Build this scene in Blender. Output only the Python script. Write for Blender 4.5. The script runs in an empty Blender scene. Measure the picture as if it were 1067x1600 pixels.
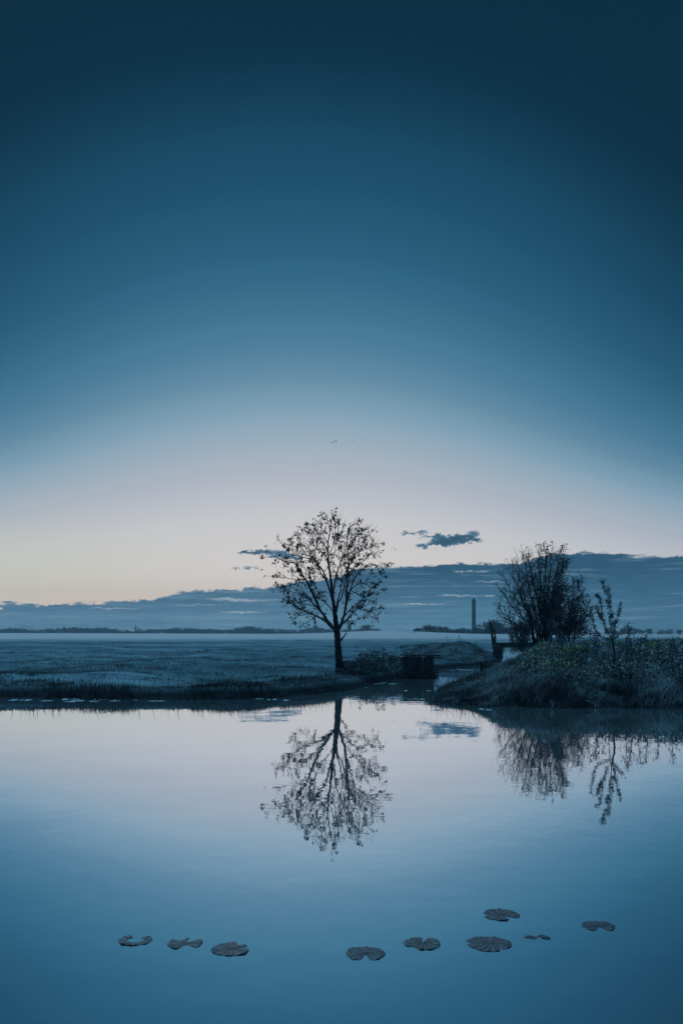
import bpy, math, random
import numpy as np
from mathutils import Vector, Matrix

random.seed(7)
RNG = np.random.default_rng(11)
sc = bpy.context.scene
COL = sc.collection
PI = math.pi

# ------------------------------------------------------------------ camera
LENS, CX, HY, EYE = 1361.0, 533.5, 992.0, 1.6      # focal length / centre / horizon in photo pixels, eye height (m)
F = 933.0               # earlier, shorter focal length in image pixels; the layout below was placed for it
K = LENS / F            # depth stretch away from the camera, applied to that layout at the very end
cam = bpy.data.cameras.new('camera')
co = bpy.data.objects.new('camera', cam)
COL.objects.link(co)
co.location = (0, 0, EYE)
co.rotation_euler = (PI / 2, 0, 0)
cam.sensor_fit = 'HORIZONTAL'
cam.sensor_width = 36
cam.lens = 36 * LENS / 1067
cam.shift_y = (HY - 800) / 1067
cam.clip_start = 0.05
cam.clip_end = 20000
sc.camera = co
sc.view_settings.view_transform = 'Standard'
sc.view_settings.look = 'None'
sc.view_settings.exposure = 0.0
sc.view_settings.gamma = 1.0
sc.cycles.volume_bounces = 2
sc.cycles.volume_max_steps = 64
sc.cycles.max_bounces = 10
sc.cycles.use_denoising = True
sc.cycles.denoising_prefilter = 'ACCURATE'


def lin(h):
    h = h.lstrip('#')
    r = []
    for i in (0, 2, 4):
        c = int(h[i:i + 2], 16) / 255
        r.append(c / 12.92 if c < .04045 else ((c + .055) / 1.055) ** 2.4)
    return tuple(r) + (1,)


# ------------------------------------------------------------------ node maths
class T:
    def __init__(self, tree):
        self.t = tree

    def node(self, kind, **kw):
        n = self.t.nodes.new(kind)
        for k, v in kw.items():
            setattr(n, k, v)
        return n

    def put(self, sock, v):
        if isinstance(v, S):
            self.t.links.new(v.s, sock)
        elif hasattr(v, 'is_output'):
            self.t.links.new(v, sock)
        else:
            sock.default_value = v

    def m(self, op, *a, clamp=False):
        n = self.node('ShaderNodeMath', operation=op, use_clamp=clamp)
        for i, v in enumerate(a):
            self.put(n.inputs[i], v)
        return S(self, n.outputs[0])

    def vec(self, x, y, z):
        n = self.node('ShaderNodeCombineXYZ')
        for i, v in enumerate((x, y, z)):
            self.put(n.inputs[i], v)
        return n.outputs[0]

    def noise(self, v, scale=1, detail=4, rough=.55, dist=0):
        n = self.node('ShaderNodeTexNoise')
        self.put(n.inputs['Vector'], v)
        n.inputs['Scale'].default_value = scale
        n.inputs['Detail'].default_value = detail
        n.inputs['Roughness'].default_value = rough
        n.inputs['Distortion'].default_value = dist
        return S(self, n.outputs[0])

    def mix(self, f, a, b):
        n = self.node('ShaderNodeMix', data_type='RGBA')
        self.put(n.inputs[0], f)
        self.put(n.inputs[6], a)
        self.put(n.inputs[7], b)
        return n.outputs[2]

    def step(self, v, a, b):
        n = self.node('ShaderNodeMapRange', interpolation_type='SMOOTHSTEP')
        self.put(n.inputs[0], v)
        self.put(n.inputs[1], a)
        self.put(n.inputs[2], b)
        return S(self, n.outputs[0])

    def ramp(self, v, stops):
        n = self.node('ShaderNodeValToRGB')
        self.put(n.inputs[0], v)
        e = n.color_ramp.elements
        while len(e) < len(stops):
            e.new(.5)
        for i, (p, c) in enumerate(stops):
            e[i].position = p
            e[i].color = c
        return n.outputs[0]


class S:
    def __init__(self, T_, s):
        self.T, self.s = T_, s

    def __add__(self, o): return self.T.m('ADD', self, o)
    def __radd__(self, o): return self.T.m('ADD', o, self)
    def __sub__(self, o): return self.T.m('SUBTRACT', self, o)
    def __rsub__(self, o): return self.T.m('SUBTRACT', o, self)
    def __mul__(self, o): return self.T.m('MULTIPLY', self, o)
    def __rmul__(self, o): return self.T.m('MULTIPLY', o, self)
    def __truediv__(self, o): return self.T.m('DIVIDE', self, o)


# ------------------------------------------------------------------ sky (dawn twilight, before the sun is up)
def ang(px, py):
    u, v = (px - CX) / LENS, (HY - py) / LENS
    return math.atan(u) * K, v / math.sqrt(1 + u * u) * K


def build_world():
    w = bpy.data.worlds.new('World')
    sc.world = w
    w.use_nodes = True
    t = w.node_tree
    t.nodes.clear()
    q = T(t)
    tc = q.node('ShaderNodeTexCoord')
    sp = q.node('ShaderNodeSeparateXYZ')
    t.links.new(tc.outputs['Generated'], sp.inputs[0])
    x, y, z = (S(q, sp.outputs[i]) for i in range(3))
    azr = q.m('ARCTAN2', x, y)
    az = azr * K
    rh = q.m('SQRT', x * x + y * y)
    e = z / q.m('MAXIMUM', rh, .05) * K
    ea = q.m('MAXIMUM', e, 0.0)
    da = az + .06
    fac = q.m('MINIMUM', da * da * 2.3 / (ea * ea * 2.4 + 1.0), 1.3) + 1.0
    veff = ea * fac
    C = [(992, 'd6c1b3'), (945, 'e9d6c5'), (905, 'e6dad0'), (855, 'dcd6d2'), (800, 'cdcccf'), (750, 'b9bdc6'),
         (700, 'a4b3c0'), (650, '8aa6b9'), (600, '6d93a9'), (550, '54829d'), (500, '427792'), (450, '356b88'),
         (400, '29607d'), (300, '1b506d'), (200, '12435c'), (100, '063046'), (0, '04283c')]
    st = [((992 - p) / F / 1.6, lin(c)) for p, c in C] + [(1.0, lin('03283c'))]
    sky = q.ramp(veff / 1.6, st)
    sky.node.color_ramp.interpolation = 'CARDINAL'
    sky = q.mix(q.step(ea, .15, .6) * q.step(da * da, 0.0, .75) * .62, sky, lin('04263a'))
    # greenish-yellow and peach glow low on the left, where the sun will rise
    gl = q.m('EXPONENT', ((az + .52) * (az + .52)) * -22.0 - ((e - .10) * (e - .10)) * 150.0)
    sky = q.mix(gl * .38, sky, lin('d3d3b2'))
    gl2 = q.m('EXPONENT', ((az + .45) * (az + .45)) * -9.0 - ((e - .055) * (e - .055)) * 900.0)
    sky = q.mix(gl2 * .38, sky, lin('e6c9ac'))
    # dusk side, behind the viewer
    back = q.step(q.m('ABSOLUTE', azr), 1.0, 2.4)
    sky = q.mix(back * .75, sky, q.ramp(ea, [(0, lin('5d7f95')), (.35, lin('35617c')), (1, lin('163d58'))]))

    n_lo = q.noise(q.vec(az * 9.0, e * 42.0, 3.1), 1, 6, .6)
    n_st = q.noise(q.vec(az * 7.0, e * 120.0, 8.1), 1, 6, .62)
    n_hi = q.noise(q.vec(az * 60.0, e * 110.0, 1.7), 1, 4, .6)

    # the long bank of cloud: its top climbs to the right
    cu = q.node('ShaderNodeFloatCurve')
    pts = [(-300, 950), (67, 945), (150, 941), (230, 936), (262, 929), (290, 926), (340, 922), (400, 918), (450, 914),
           (520, 902), (600, 889), (700, 884), (800, 878), (850, 869), (920, 867), (1000, 867), (1300, 858)]
    cm = cu.mapping
    cm.extend = 'HORIZONTAL'
    cv = cm.curves[0]
    P = [((ang(px, py)[0] + 1) / 2, ang(px, py)[1] * 5) for px, py in pts]
    while len(cv.points) < len(P):
        cv.points.new(.5, .5)
    for i, p in enumerate(P):
        cv.points[i].location = p
        cv.points[i].handle_type = 'AUTO'
    cm.update()
    q.put(cu.inputs[1], (az + 1.0) / 2.0)
    edge = S(q, cu.outputs[0]) / 5.0
    n_f = q.noise(q.vec(az * 26.0, e * 95.0, 5.5), 1, 7, .68, .6)
    em = e - (edge + (n_f - .5) * .020 + (n_lo - .5) * .034 + (n_hi - .5) * .016)
    bank = 1.0 - q.step(em, -.0022, .0022)
    # bank colours
    right = q.step(az, -.25, .33)
    cl = q.ramp(ea * 10.0, [(0, lin('547e97')), (.25, lin('5b8198')), (.5, lin('4d7088')), (.75, lin('4b6b80')), (1, lin('2c546e'))])
    cr = q.ramp(ea * 7.5, [(0, lin('517e98')), (.3, lin('4d7892')), (.5, lin('2f5c78')), (.72, lin('1f4a65')), (1, lin('1b435e'))])
    bc = q.mix(right, cl, cr)
    bc = q.mix(q.step(n_f, .5, .25) * .35, bc, lin('2a546f'))
    bc = q.mix(q.step(n_f, .52, .75) * .25, bc, lin('7596ab'))
    bc = q.mix(q.step(az, .3, .55) * .55, bc, lin('28546f'))
    bc = q.mix(q.step(n_st, .5, .72) * .55, bc, lin('84a0b3'))
    bc = q.mix(q.step(n_st, .5, .28) * .6, bc, lin('335b74'))

    def blobs(L, yy, xx=None):
        g = None
        for px, py, w_, h_ in L:
            a0, e0 = ang(px, py)
            dx = ((az if xx is None else xx) - a0) * (F / w_)
            dy = (yy - e0) * (F / h_)
            b = q.m('EXPONENT', (dx * dx + dy * dy) * -1.0)
            g = b if g is None else g + b
        return g

    n_c = q.noise(q.vec(az * 48.0, e * 80.0, 2.2), 1, 7, .72, 1.2)
    ew = e + (n_c - .5) * .034
    aw = az + (q.noise(q.vec(az * 40.0, e * 60.0, 6.2), 1, 6, .7) - .5) * .05
    gaps = blobs([(400, 938, 58, 3.2), (350, 936, 30, 2.5), (300, 945, 60, 1.6), (180, 951, 60, 1.5), (643, 944, 19, 2.2),
                  (672, 944, 22, 1.2), (712, 931, 17, 1.9), (742, 931, 22, 1.6), (768, 931, 9, 1.6), (748, 893, 18, 2.4),
                  (718, 893, 14, 1.5), (760, 909, 38, 1.6), (690, 931, 16, 1.0), (380, 957, 60, 2)],
                 e + (n_c - .5) * .012, aw)
    bc = q.mix(q.step(gaps + (n_f - .5) * 1.5, .4, 1.3) * .7, bc, lin('bcc3cc'))
    small = blobs([(738, 836, 13, 7), (722, 842, 20, 6), (700, 844, 20, 6), (684, 846, 18, 5), (656, 853, 13, 4.5), (668, 838, 12, 2.4),
                   (655, 832, 14, 2.2), (636, 834, 9, 1.6), (693, 851, 22, 3), (686, 836, 8, 4), (748, 843, 10, 2.5),
                   (400, 863, 24, 3.2), (386, 862, 12, 2), (438, 866, 22, 6.5), (460, 872, 14, 3.5), (372, 888, 8, 1.6), (392, 887, 9, 1.2),
                   (404, 890, 5, 1.6), (597, 880, 8, 1.8), (615, 857, 3, 1.5), (300, 927, 28, 2.0), (925, 862, 28, 1.8), (884, 869, 10, 1.6)], ew, aw)
    sm = q.step(small + (n_c - .5) * .7, .34, .8)
    sky = q.mix(sm * .97, sky, q.mix(q.step(small, .6, 1.5), lin('4d7189'), lin('1b4862')))
    sky = q.mix(bank * q.step(q.m('ABSOLUTE', azr), 2.3, 1.1), sky, bc)
    bg = q.node('ShaderNodeBackground')
    t.links.new(sky, bg.inputs[0])
    bg.inputs[1].default_value = 1.0
    out = q.node('ShaderNodeOutputWorld')
    t.links.new(bg.outputs[0], out.inputs[0])


build_world()

# added fill lamp brightening the ground, from the side where the sun will rise
sun = bpy.data.lights.new('fill_light', 'SUN')
sun.energy = 1.9
sun.angle = math.radians(24)
sun.color = (.30, .68, 1.0)
so = bpy.data.objects.new('fill_light', sun)
COL.objects.link(so)
so.rotation_euler = Vector((-.35, .75, 1.25)).to_track_quat('Z', 'Y').to_euler()


# ------------------------------------------------------------------ small helpers
def P(px, py, Y):
    """layout point, before the depth stretch, Y ahead of the eye in the direction of a photo pixel"""
    return Vector(((px - CX) / F * Y, Y, EYE - (py - HY) / F * Y))


def tag(o, label=None, cat=None, group=None, kind=None):
    for k, v in (('label', label), ('category', cat), ('group', group), ('kind', kind)):
        if v:
            o[k] = v
    return o


def empty(name, loc, label, cat, group=None, rz=0):
    o = bpy.data.objects.new(name, None)
    COL.objects.link(o)
    o.location = loc
    o.rotation_euler = (0, 0, rz)
    o.empty_display_size = .2
    return tag(o, label, cat, group)


class MB:
    def __init__(self):
        self.V, self.Fc, self.A = [], [], {}
        self.n = 0

    def add(self, v, f):
        v = [tuple(p) for p in v]
        self.V += v
        self.Fc += [tuple(i + self.n for i in q) for q in f]
        self.n += len(v)

    def tube(self, pts, rad, sides=6, cap=True):
        pts = [Vector(p) for p in pts]
        if not hasattr(rad, '__len__'):
            rad = [rad] * len(pts)
        up = Vector((.31, .95, .05)).normalized()
        v, f = [], []
        N = len(pts)
        for i, p in enumerate(pts):
            d = pts[min(i + 1, N - 1)] - pts[max(i - 1, 0)]
            if d.length < 1e-7:
                d = Vector((0, 0, 1))
            d.normalize()
            a = up - d * up.dot(d)
            if a.length < .05:
                a = Vector((1, 0, 0)) - d * d.x
            a.normalize()
            up = a
            b = d.cross(a)
            for k in range(sides):
                t = 2 * PI * k / sides
                v.append(p + (a * math.cos(t) + b * math.sin(t)) * rad[i])
        for i in range(N - 1):
            for k in range(sides):
                k2 = (k + 1) % sides
                f.append((i * sides + k, i * sides + k2, (i + 1) * sides + k2, (i + 1) * sides + k))
        if cap:
            f.append(tuple(range(sides))[::-1])
            f.append(tuple((N - 1) * sides + k for k in range(sides)))
        self.add(v, f)

    def box(self, c, s, rot=None):
        v = [Vector((sx * s[0] / 2, sy * s[1] / 2, sz * s[2] / 2)) for sx in (-1, 1) for sy in (-1, 1) for sz in (-1, 1)]
        if rot is not None:
            v = [rot @ p for p in v]
        v = [p + Vector(c) for p in v]
        self.add(v, [(0, 1, 3, 2), (4, 6, 7, 5), (0, 4, 5, 1), (2, 3, 7, 6), (0, 2, 6, 4), (1, 5, 7, 3)])

    def build(self, name, mat, parent=None, smooth=False, loc=None):
        m = bpy.data.meshes.new(name)
        base = Vector(loc) if loc is not None else (Vector(parent.location) if parent is not None else Vector((0, 0, 0)))
        m.from_pydata([(p[0] - base.x, p[1] - base.y, p[2] - base.z) for p in self.V], [], self.Fc)
        m.validate()
        if smooth:
            m.polygons.foreach_set('use_smooth', [True] * len(m.polygons))
        m.materials.append(mat)
        o = bpy.data.objects.new(name, m)
        COL.objects.link(o)
        if parent is not None:
            o.parent = parent
        elif loc is not None:
            o.location = loc
        return o


def np_mesh(name, V, Q, mat, attrs=None, tri=False, smooth=False):
    """fast mesh from arrays: V (n,3), Q (m,k)"""
    k = Q.shape[1]
    m = bpy.data.meshes.new(name)
    m.vertices.add(len(V))
    m.vertices.foreach_set('co', V.astype(np.float32).ravel())
    m.loops.add(Q.size)
    m.loops.foreach_set('vertex_index', Q.astype(np.int32).ravel())
    m.polygons.add(len(Q))
    m.polygons.foreach_set('loop_start', np.arange(0, Q.size, k, dtype=np.int32))
    m.polygons.foreach_set('loop_total', np.full(len(Q), k, dtype=np.int32))
    if smooth:
        m.polygons.foreach_set('use_smooth', np.ones(len(Q), dtype=bool))
    m.update(calc_edges=True)
    for an, av in (attrs or {}).items():
        a = m.attributes.new(an, 'FLOAT', 'POINT')
        a.data.foreach_set('value', av.astype(np.float32))
    m.materials.append(mat)
    o = bpy.data.objects.new(name, m)
    COL.objects.link(o)
    return o


# ------------------------------------------------------------------ materials
def new_mat(name):
    m = bpy.data.materials.new(name)
    m.use_nodes = True
    t = m.node_tree
    q = T(t)
    bs = t.nodes['Principled BSDF']
    bs.inputs['Roughness'].default_value = .8
    bs.inputs['Specular IOR Level'].default_value = .25
    return m, q, bs


def mat_noise(name, a, b, scale=4, rough=.85, bump=0, stretch=(1, 1, 1), spec=.2, detail=5):
    m, q, bs = new_mat(name)
    tc = q.node('ShaderNodeTexCoord')
    mp = q.node('ShaderNodeMapping')
    mp.inputs['Scale'].default_value = stretch
    q.t.links.new(tc.outputs['Object'], mp.inputs[0])
    n = q.noise(mp.outputs[0], scale, detail, .6)
    q.put(bs.inputs['Base Color'], q.mix(q.step(n, .32, .68), a + (1,), b + (1,)))
    bs.inputs['Roughness'].default_value = rough
    bs.inputs['Specular IOR Level'].default_value = spec
    if bump:
        bn = q.node('ShaderNodeBump')
        bn.inputs['Distance'].default_value = bump
        q.put(bn.inputs['Height'], n)
        q.t.links.new(bn.outputs[0], bs.inputs['Normal'])
    return m


def mat_attr(name, dark, mid, tip, patch=None, pscale=.6, transl=0):
    """blades and leaves: colour varies from blade to blade, frost sits on the tips"""
    m, q, bs = new_mat(name)
    a = q.node('ShaderNodeAttribute', attribute_name='rnd')
    b = q.node('ShaderNodeAttribute', attribute_name='tip')
    r, tp = S(q, a.outputs['Fac']), S(q, b.outputs['Fac'])
    c = q.mix(r, dark + (1,), mid + (1,))
    c = q.mix(tp * q.step(r, .15, .9), c, tip + (1,))
    if patch:
        g = q.node('ShaderNodeNewGeometry')
        mp = q.node('ShaderNodeMapping')
        mp.inputs['Scale'].default_value = (.22 * pscale, .75 * pscale, 1)
        q.t.links.new(g.outputs['Position'], mp.inputs[0])
        n = q.noise(mp.outputs[0], 1, 5, .62)
        c = q.mix(q.step(n, .47, .66) * .85, c, patch + (1,))
    q.put(bs.inputs['Base Color'], c)
    bs.inputs['Roughness'].default_value = .7
    return m


M_bark = mat_noise('bark', (.014, .022, .03), (.04, .055, .07), 14, .9, .01, (1, 1, .25))
M_twig = mat_noise('twig_bark', (.03, .05, .065), (.07, .10, .125), 20, .9)
M_deadleaf = mat_noise('withered_leaf', (.022, .032, .04), (.05, .06, .065), 6, .85)
M_leafdark = mat_noise('dark_leaf', (.03, .07, .09), (.07, .14, .17), 5, .75)
M_far = mat_noise('far_foliage', (.02, .08, .13), (.04, .13, .19), .4, .9)
M_fartrunk = mat_noise('far_trunk', (.03, .04, .05), (.05, .06, .07), 1, .9)
M_conc = mat_noise('concrete', (.10, .15, .18), (.16, .21, .24), .15, .9, 0, (1, 1, .2))
M_brick = mat_noise('brickwork', (.07, .08, .09), (.12, .12, .13), .8, .9)
M_roof = mat_noise('roof_tile', (.04, .055, .07), (.07, .09, .10), 1, .8)
M_glass = mat_noise('window_glass', (.03, .05, .07), (.05, .08, .1), 1, .15, spec=.5)
M_wood = mat_noise('wet_wood', (.018, .03, .04), (.05, .075, .09), 9, .75, .006, (1, 1, .12))
M_woodpale = mat_noise('frosted_wood', (.10, .15, .19), (.20, .27, .32), 9, .8, .004, (1, 1, .3))
M_bird = mat_noise('plumage', (.05, .07, .09), (.10, .13, .15), 3, .8)


# ------------------------------------------------------------------ ground
def W(px, py):
    Y = EYE * F / (py - HY)
    return ((px - CX) / F * Y, Y)


WATER = [(-600, 60), (-200, 30), (-80, 20), (-30, 15.6), (-16, 14.8), (-11, 15.0), W(67, 1091), W(130, 1092), W(200, 1094), W(260, 1095),
         W(330, 1093), W(400, 1092), W(450, 1089), W(500, 1084), W(545, 1079), W(570, 1075), W(585, 1069), W(606, 1064),
         (2.15, 21.8), (3.5, 21.9), (3.75, 24), (3.9, 26), (4.6, 27.6), (5.85, 29.3), (7.4, 31.5), (9.2, 35), (10.8, 40), (19, 70),
         (31, 108), (35, 107), (22.6, 69), (13.6, 41.5), (11, 36), (8.8, 31), (7.2, 27.5), (5.9, 24.7), W(720, 1063), W(697, 1073),
         W(676, 1084), W(668, 1093), W(676, 1099), W(700, 1103), W(750, 1105), W(850, 1106), W(930, 1107), W(1000, 1108),
         W(1100, 1109), (12, 12.6), (30, 12), (80, 10), (600, 0), (600, -60), (20, .2), (4, .7), (0, .85), (-4, .7), (-20, 0), (-600, -60)]
WP = np.array(WATER, dtype=float)


def sdf(x, y):
    x = np.asarray(x, float)
    y = np.asarray(y, float)
    d2 = np.full(x.shape, 1e18)
    inside = np.zeros(x.shape, bool)
    n = len(WP)
    for i in range(n):
        ax, ay = WP[i]
        bx, by = WP[(i + 1) % n]
        ex, ey = bx - ax, by - ay
        t = np.clip(((x - ax) * ex + (y - ay) * ey) / (ex * ex + ey * ey), 0, 1)
        dx, dy = x - (ax + t * ex), y - (ay + t * ey)
        d2 = np.minimum(d2, dx * dx + dy * dy)
        c = ((ay > y) != (by > y))
        with np.errstate(divide='ignore', invalid='ignore'):
            xi = ax + (y - ay) * ex / (ey if ey != 0 else 1e-12)
        inside ^= c & (x < xi)
    d = np.sqrt(d2)
    return np.where(inside, -d, d)


_r2 = np.random.default_rng(5)
WAVES = [(f, _r2.uniform(0, 2 * PI), _r2.uniform(0, 2 * PI), _r2.uniform(.6, 1.0)) for f in
         (.25, .33, .5, .7, 1.0, 1.4, 2.0, 2.7, 3.6, 5.1, 7.0, 9.3)]


def wob(x, y, lo=0, hi=12):
    s = 0
    for f, a, ph, k in WAVES[lo:hi]:
        s = s + np.sin((x * math.cos(a) + y * math.sin(a)) * f * 1.7 + ph + .8 * np.sin((x * math.sin(a) - y * math.cos(a)) * f * 1.3 + ph * 2)) / (f ** .75) * k
    return s


def sm(t):
    t = np.clip(t, 0, 1)
    return t * t * (3 - 2 * t)


def land(x, y):
    """signed distance to the waterline and ground height"""
    x = np.asarray(x, float)
    y = np.asarray(y, float)
    d = sdf(x, y)
    near = np.exp(-np.abs(y) / 400)
    d = d + .07 * wob(x, y, 5, 12) * np.clip(np.hypot(x - 3, y - 22) / 3, .15, 1)
    right = sm((x - (2.6 + .33 * (y - 20))) / 1.2) * sm((y - 8) / 3)
    right = np.where(y < 30, sm((x - 1.9 - np.maximum(y - 15, 0) * .33) / .4), sm((x - (8.2 + (y - 30) * .29)) / 1.5)) * sm((y - 8) / 3)
    plate = .46 + .035 * wob(x, y, 0, 5) * near + .012 * wob(x, y, 5, 12) * near
    hill = .60 * sm((x / np.maximum(y, 8) - .285) / .055) * sm((y - 13.6) / 4.0) * np.exp(-np.maximum(y - 60, 0) / 160)
    tipf = np.where(y < 30, sm((x / np.maximum(y, 8) - .205) / .075), 1.0)
    plate = plate - right * .38 * (1 - tipf)
    plate = plate + right * hill
    rough = 1 + .16 * wob(x * 1.2, y * 1.2, 3, 10)
    plate = plate + rough * .52 * np.exp(-((x - 8.0) / 2.2) ** 2 - ((y - 37.6) / 2.0) ** 2)
    plate = plate + .36 * np.exp(-((x - 2.4) / 1.1) ** 2 - ((y - 23.2) / 1.3) ** 2)
    plate = plate + rough * .30 * np.exp(-((x - 5.3) / 1.8) ** 2 - ((y - 37.0) / 2.2) ** 2)
    plate = plate - .25 * sm((300 - np.abs(x)) / 300) * 0
    bh = .26 - right * .20 * (1 - tipf)
    h = bh * sm(d / .35) + (plate - bh) * sm((d - .05) / (2.2 - .9 * right))
    # undercut banks in front of the camera are low
    h = np.where(y < 6, np.minimum(h, .25 + .0 * x), h)
    h = np.where(d < 0, np.maximum(d * .55, -.9), h)
    return d, h


def axis(dense0, dense1, step, lo, hi, g=1.16):
    a = list(np.arange(dense0, dense1, step))
    s, v = step, a[-1]
    while v < hi:
        s *= g
        v += s
        a.append(v)
    s, v, b = step, dense0, []
    while v > lo:
        s *= g
        v -= s
        b.append(v)
    return np.array(b[::-1] + a)


def M_ground():
    m, q, bs = new_mat('meadow_soil')
    g = q.node('ShaderNodeNewGeometry')
    sp = q.node('ShaderNodeSeparateXYZ')
    q.t.links.new(g.outputs['Position'], sp.inputs[0])
    x, y, z = (S(q, sp.outputs[i]) for i in range(3))
    y = y / K
    n1 = q.noise(q.vec(x * .10, y * .42, 0.0), 1, 6, .62)
    n2 = q.noise(q.vec(x * .9, y * 3.2, 4.0), 1, 5, .65)
    n3 = q.noise(q.vec(x * .012, y * .05, 2.0), 1, 5, .6)
    f = n1 * .45 + n2 * .25 + n3 * .3
    c = q.ramp(f, [(.36, (.035, .07, .085, 1)), (.48, (.10, .18, .21, 1)), (.6, (.24, .36, .41, 1))])
    bank = 1.0 - q.step(z, .10, .34)
    c = q.mix(bank, c, (.018, .03, .036, 1))
    q.put(bs.inputs['Base Color'], c)
    bs.inputs['Roughness'].default_value = 1
    bs.inputs['Specular IOR Level'].default_value = .05
    bn = q.node('ShaderNodeBump')
    bn.inputs['Distance'].default_value = .06
    q.put(bn.inputs['Height'], n2)
    q.t.links.new(bn.outputs[0], bs.inputs['Normal'])
    return m


xs = axis(-13, 17, .13, -4500, 4500)
ys = axis(11.5, 46, .13, -300, 6000)
X, Y = np.meshgrid(xs, ys)
D, H = land(X.ravel(), Y.ravel())
V = np.stack([X.ravel(), Y.ravel(), H], 1)
nx, ny = len(xs), len(ys)
idx = np.arange(nx * ny).reshape(ny, nx)
Q = np.stack([idx[:-1, :-1].ravel(), idx[:-1, 1:].ravel(), idx[1:, 1:].ravel(), idx[1:, :-1].ravel()], 1)
tag(np_mesh('ground', V, Q, M_ground(), smooth=True), kind='structure')


# ------------------------------------------------------------------ water
def M_water():
    m = bpy.data.materials.new('pond_water')
    m.use_nodes = True
    t = m.node_tree
    t.nodes.clear()
    q = T(t)
    g = q.node('ShaderNodeNewGeometry')
    sp = q.node('ShaderNodeSeparateXYZ')
    t.links.new(g.outputs['Position'], sp.inputs[0])
    x, y = S(q, sp.outputs[0]), S(q, sp.outputs[1])
    r1 = q.noise(q.vec(x * 5.0, y * 3.6, 0.0), 1, 2, .5)
    r2 = q.noise(q.vec(x * .8 - y * .25, y * 1.7 + x * .3, 5.0), 1, 2, .5)
    calm = q.noise(q.vec(x * .25, y * .35, 9.0), 1, 2, .5)
    r3 = q.noise(q.vec(x * .55 + y * .22, y * .75 - x * .25, 12.0), 1, 1.5, .4)
    hgt = r3 * .0026 + r1 * .0008 * (q.step(calm, .3, .7) * .5 + .6) + r2 * .0008
    bn = q.node('ShaderNodeBump')
    bn.inputs['Distance'].default_value = 1.0
    q.put(bn.inputs['Height'], hgt)
    gl = q.node('ShaderNodeBsdfGlossy')
    gl.inputs['Color'].default_value = (.93, .96, 1, 1)
    gl.inputs['Roughness'].default_value = .015
    df = q.node('ShaderNodeBsdfDiffuse')
    df.inputs['Color'].default_value = (.24, .32, .35, 1)
    t.links.new(bn.outputs[0], gl.inputs['Normal'])
    fr = q.node('ShaderNodeFresnel')
    fr.inputs[0].default_value = 1.33
    fac = S(q, fr.outputs[0]) * .05 + .885
    mx = q.node('ShaderNodeMixShader')
    q.put(mx.inputs[0], fac)
    t.links.new(df.outputs[0], mx.inputs[1])
    t.links.new(gl.outputs[0], mx.inputs[2])
    out = q.node('ShaderNodeOutputMaterial')
    t.links.new(mx.outputs[0], out.inputs[0])
    return m


wb = MB()
wb.add([(-640, -70, 0), (640, -70, 0), (640, 118, 0), (-640, 118, 0)], [(0, 1, 2, 3)])
tag(wb.build('water', M_water()), kind='structure')

# ------------------------------------------------------------------ grass (stuff)
def blades(xy, base, h, w, lean, seg=2, wind=(0.2, 0)):
    n = len(xy)
    th = RNG.uniform(0, 2 * PI, n)
    ph = RNG.uniform(0, 2 * PI, n)
    rx, ry = np.cos(th), np.sin(th)
    L = lean * RNG.uniform(.2, 1, n) * h
    lx, ly = np.cos(ph) * L + wind[0] * h, np.sin(ph) * L + wind[1] * h
    p0 = np.stack([xy[:, 0], xy[:, 1], base - .02], 1)
    sd = np.stack([rx * w / 2, ry * w / 2, np.zeros(n)], 1)
    md = p0 + np.stack([lx * .3, ly * .3, h * .58], 1)
    tp = p0 + np.stack([lx, ly, h], 1)
    v = np.stack([p0 - sd, p0 + sd, md + sd * .75, md - sd * .75, tp], 1).reshape(-1, 3)
    i = np.arange(n) * 5
    tri = np.concatenate([np.stack([i, i + 1, i + 2], 1), np.stack([i, i + 2, i + 3], 1), np.stack([i + 3, i + 2, i + 4], 1)])
    clump = .5 + .28 * wob(xy[:, 0] * 3.1 + 7, xy[:, 1] * 3.1, 3, 11)
    rnd = np.repeat(np.clip(.65 * clump + .55 * RNG.uniform(0, 1, n) - .1, 0, 1), 5)
    tip = np.tile([0, 0, .45, .45, 1.0], n)
    return v, tri, rnd, tip


def join_blades(name, parts, mat, label):
    vs, ts, rs, ps, off = [], [], [], [], 0
    for v, t, r, p in parts:
        vs.append(v)
        ts.append(t + off)
        rs.append(r)
        ps.append(p)
        off += len(v)
    o = np_mesh(name, np.concatenate(vs), np.concatenate(ts), mat, {'rnd': np.concatenate(rs), 'tip': np.concatenate(ps)})
    return tag(o, label, None, None, 'stuff')


def scatter(n, x0, x1, y0, y1, ufov=None):
    """points thinning with distance"""
    yy = 1 / RNG.uniform(1 / y1, 1 / y0, n)
    if ufov:
        xx = RNG.uniform(ufov[0], ufov[1], n) * yy
    else:
        xx = RNG.uniform(x0, x1, n)
    return np.stack([xx, yy], 1)


def patchy(xy, f=.5):
    return np.clip(.5 + .22 * wob(xy[:, 0] * f, xy[:, 1] * f * 2.2, 2, 10), 0, 1)


M_frost = mat_attr('frosted_grass', (.05, .10, .12), (.24, .38, .42), (.72, .84, .86), patch=(.03, .055, .07), pscale=1)
M_bankgr = mat_attr('bank_grass', (.012, .022, .028), (.04, .07, .085), (.11, .18, .21))
M_rightgr = mat_attr('coarse_grass', (.010, .018, .024), (.09, .14, .165), (.60, .76, .80))

parts = []
xy = scatter(120000, 0, 0, 15, 62, (-.66, .66))
d, h = land(xy[:, 0], xy[:, 1])
pt = patchy(xy, .8)
keep = (d > .35) & (RNG.uniform(0, 1, len(xy)) < .25 + .75 * pt)
xy, d, h, pt = xy[keep], d[keep], h[keep], pt[keep]
parts.append(blades(xy, h, RNG.uniform(.03, .075, len(xy)) * (.7 + .9 * pt), np.full(len(xy), .010) * (1 + xy[:, 1] / 40), .9))
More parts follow.
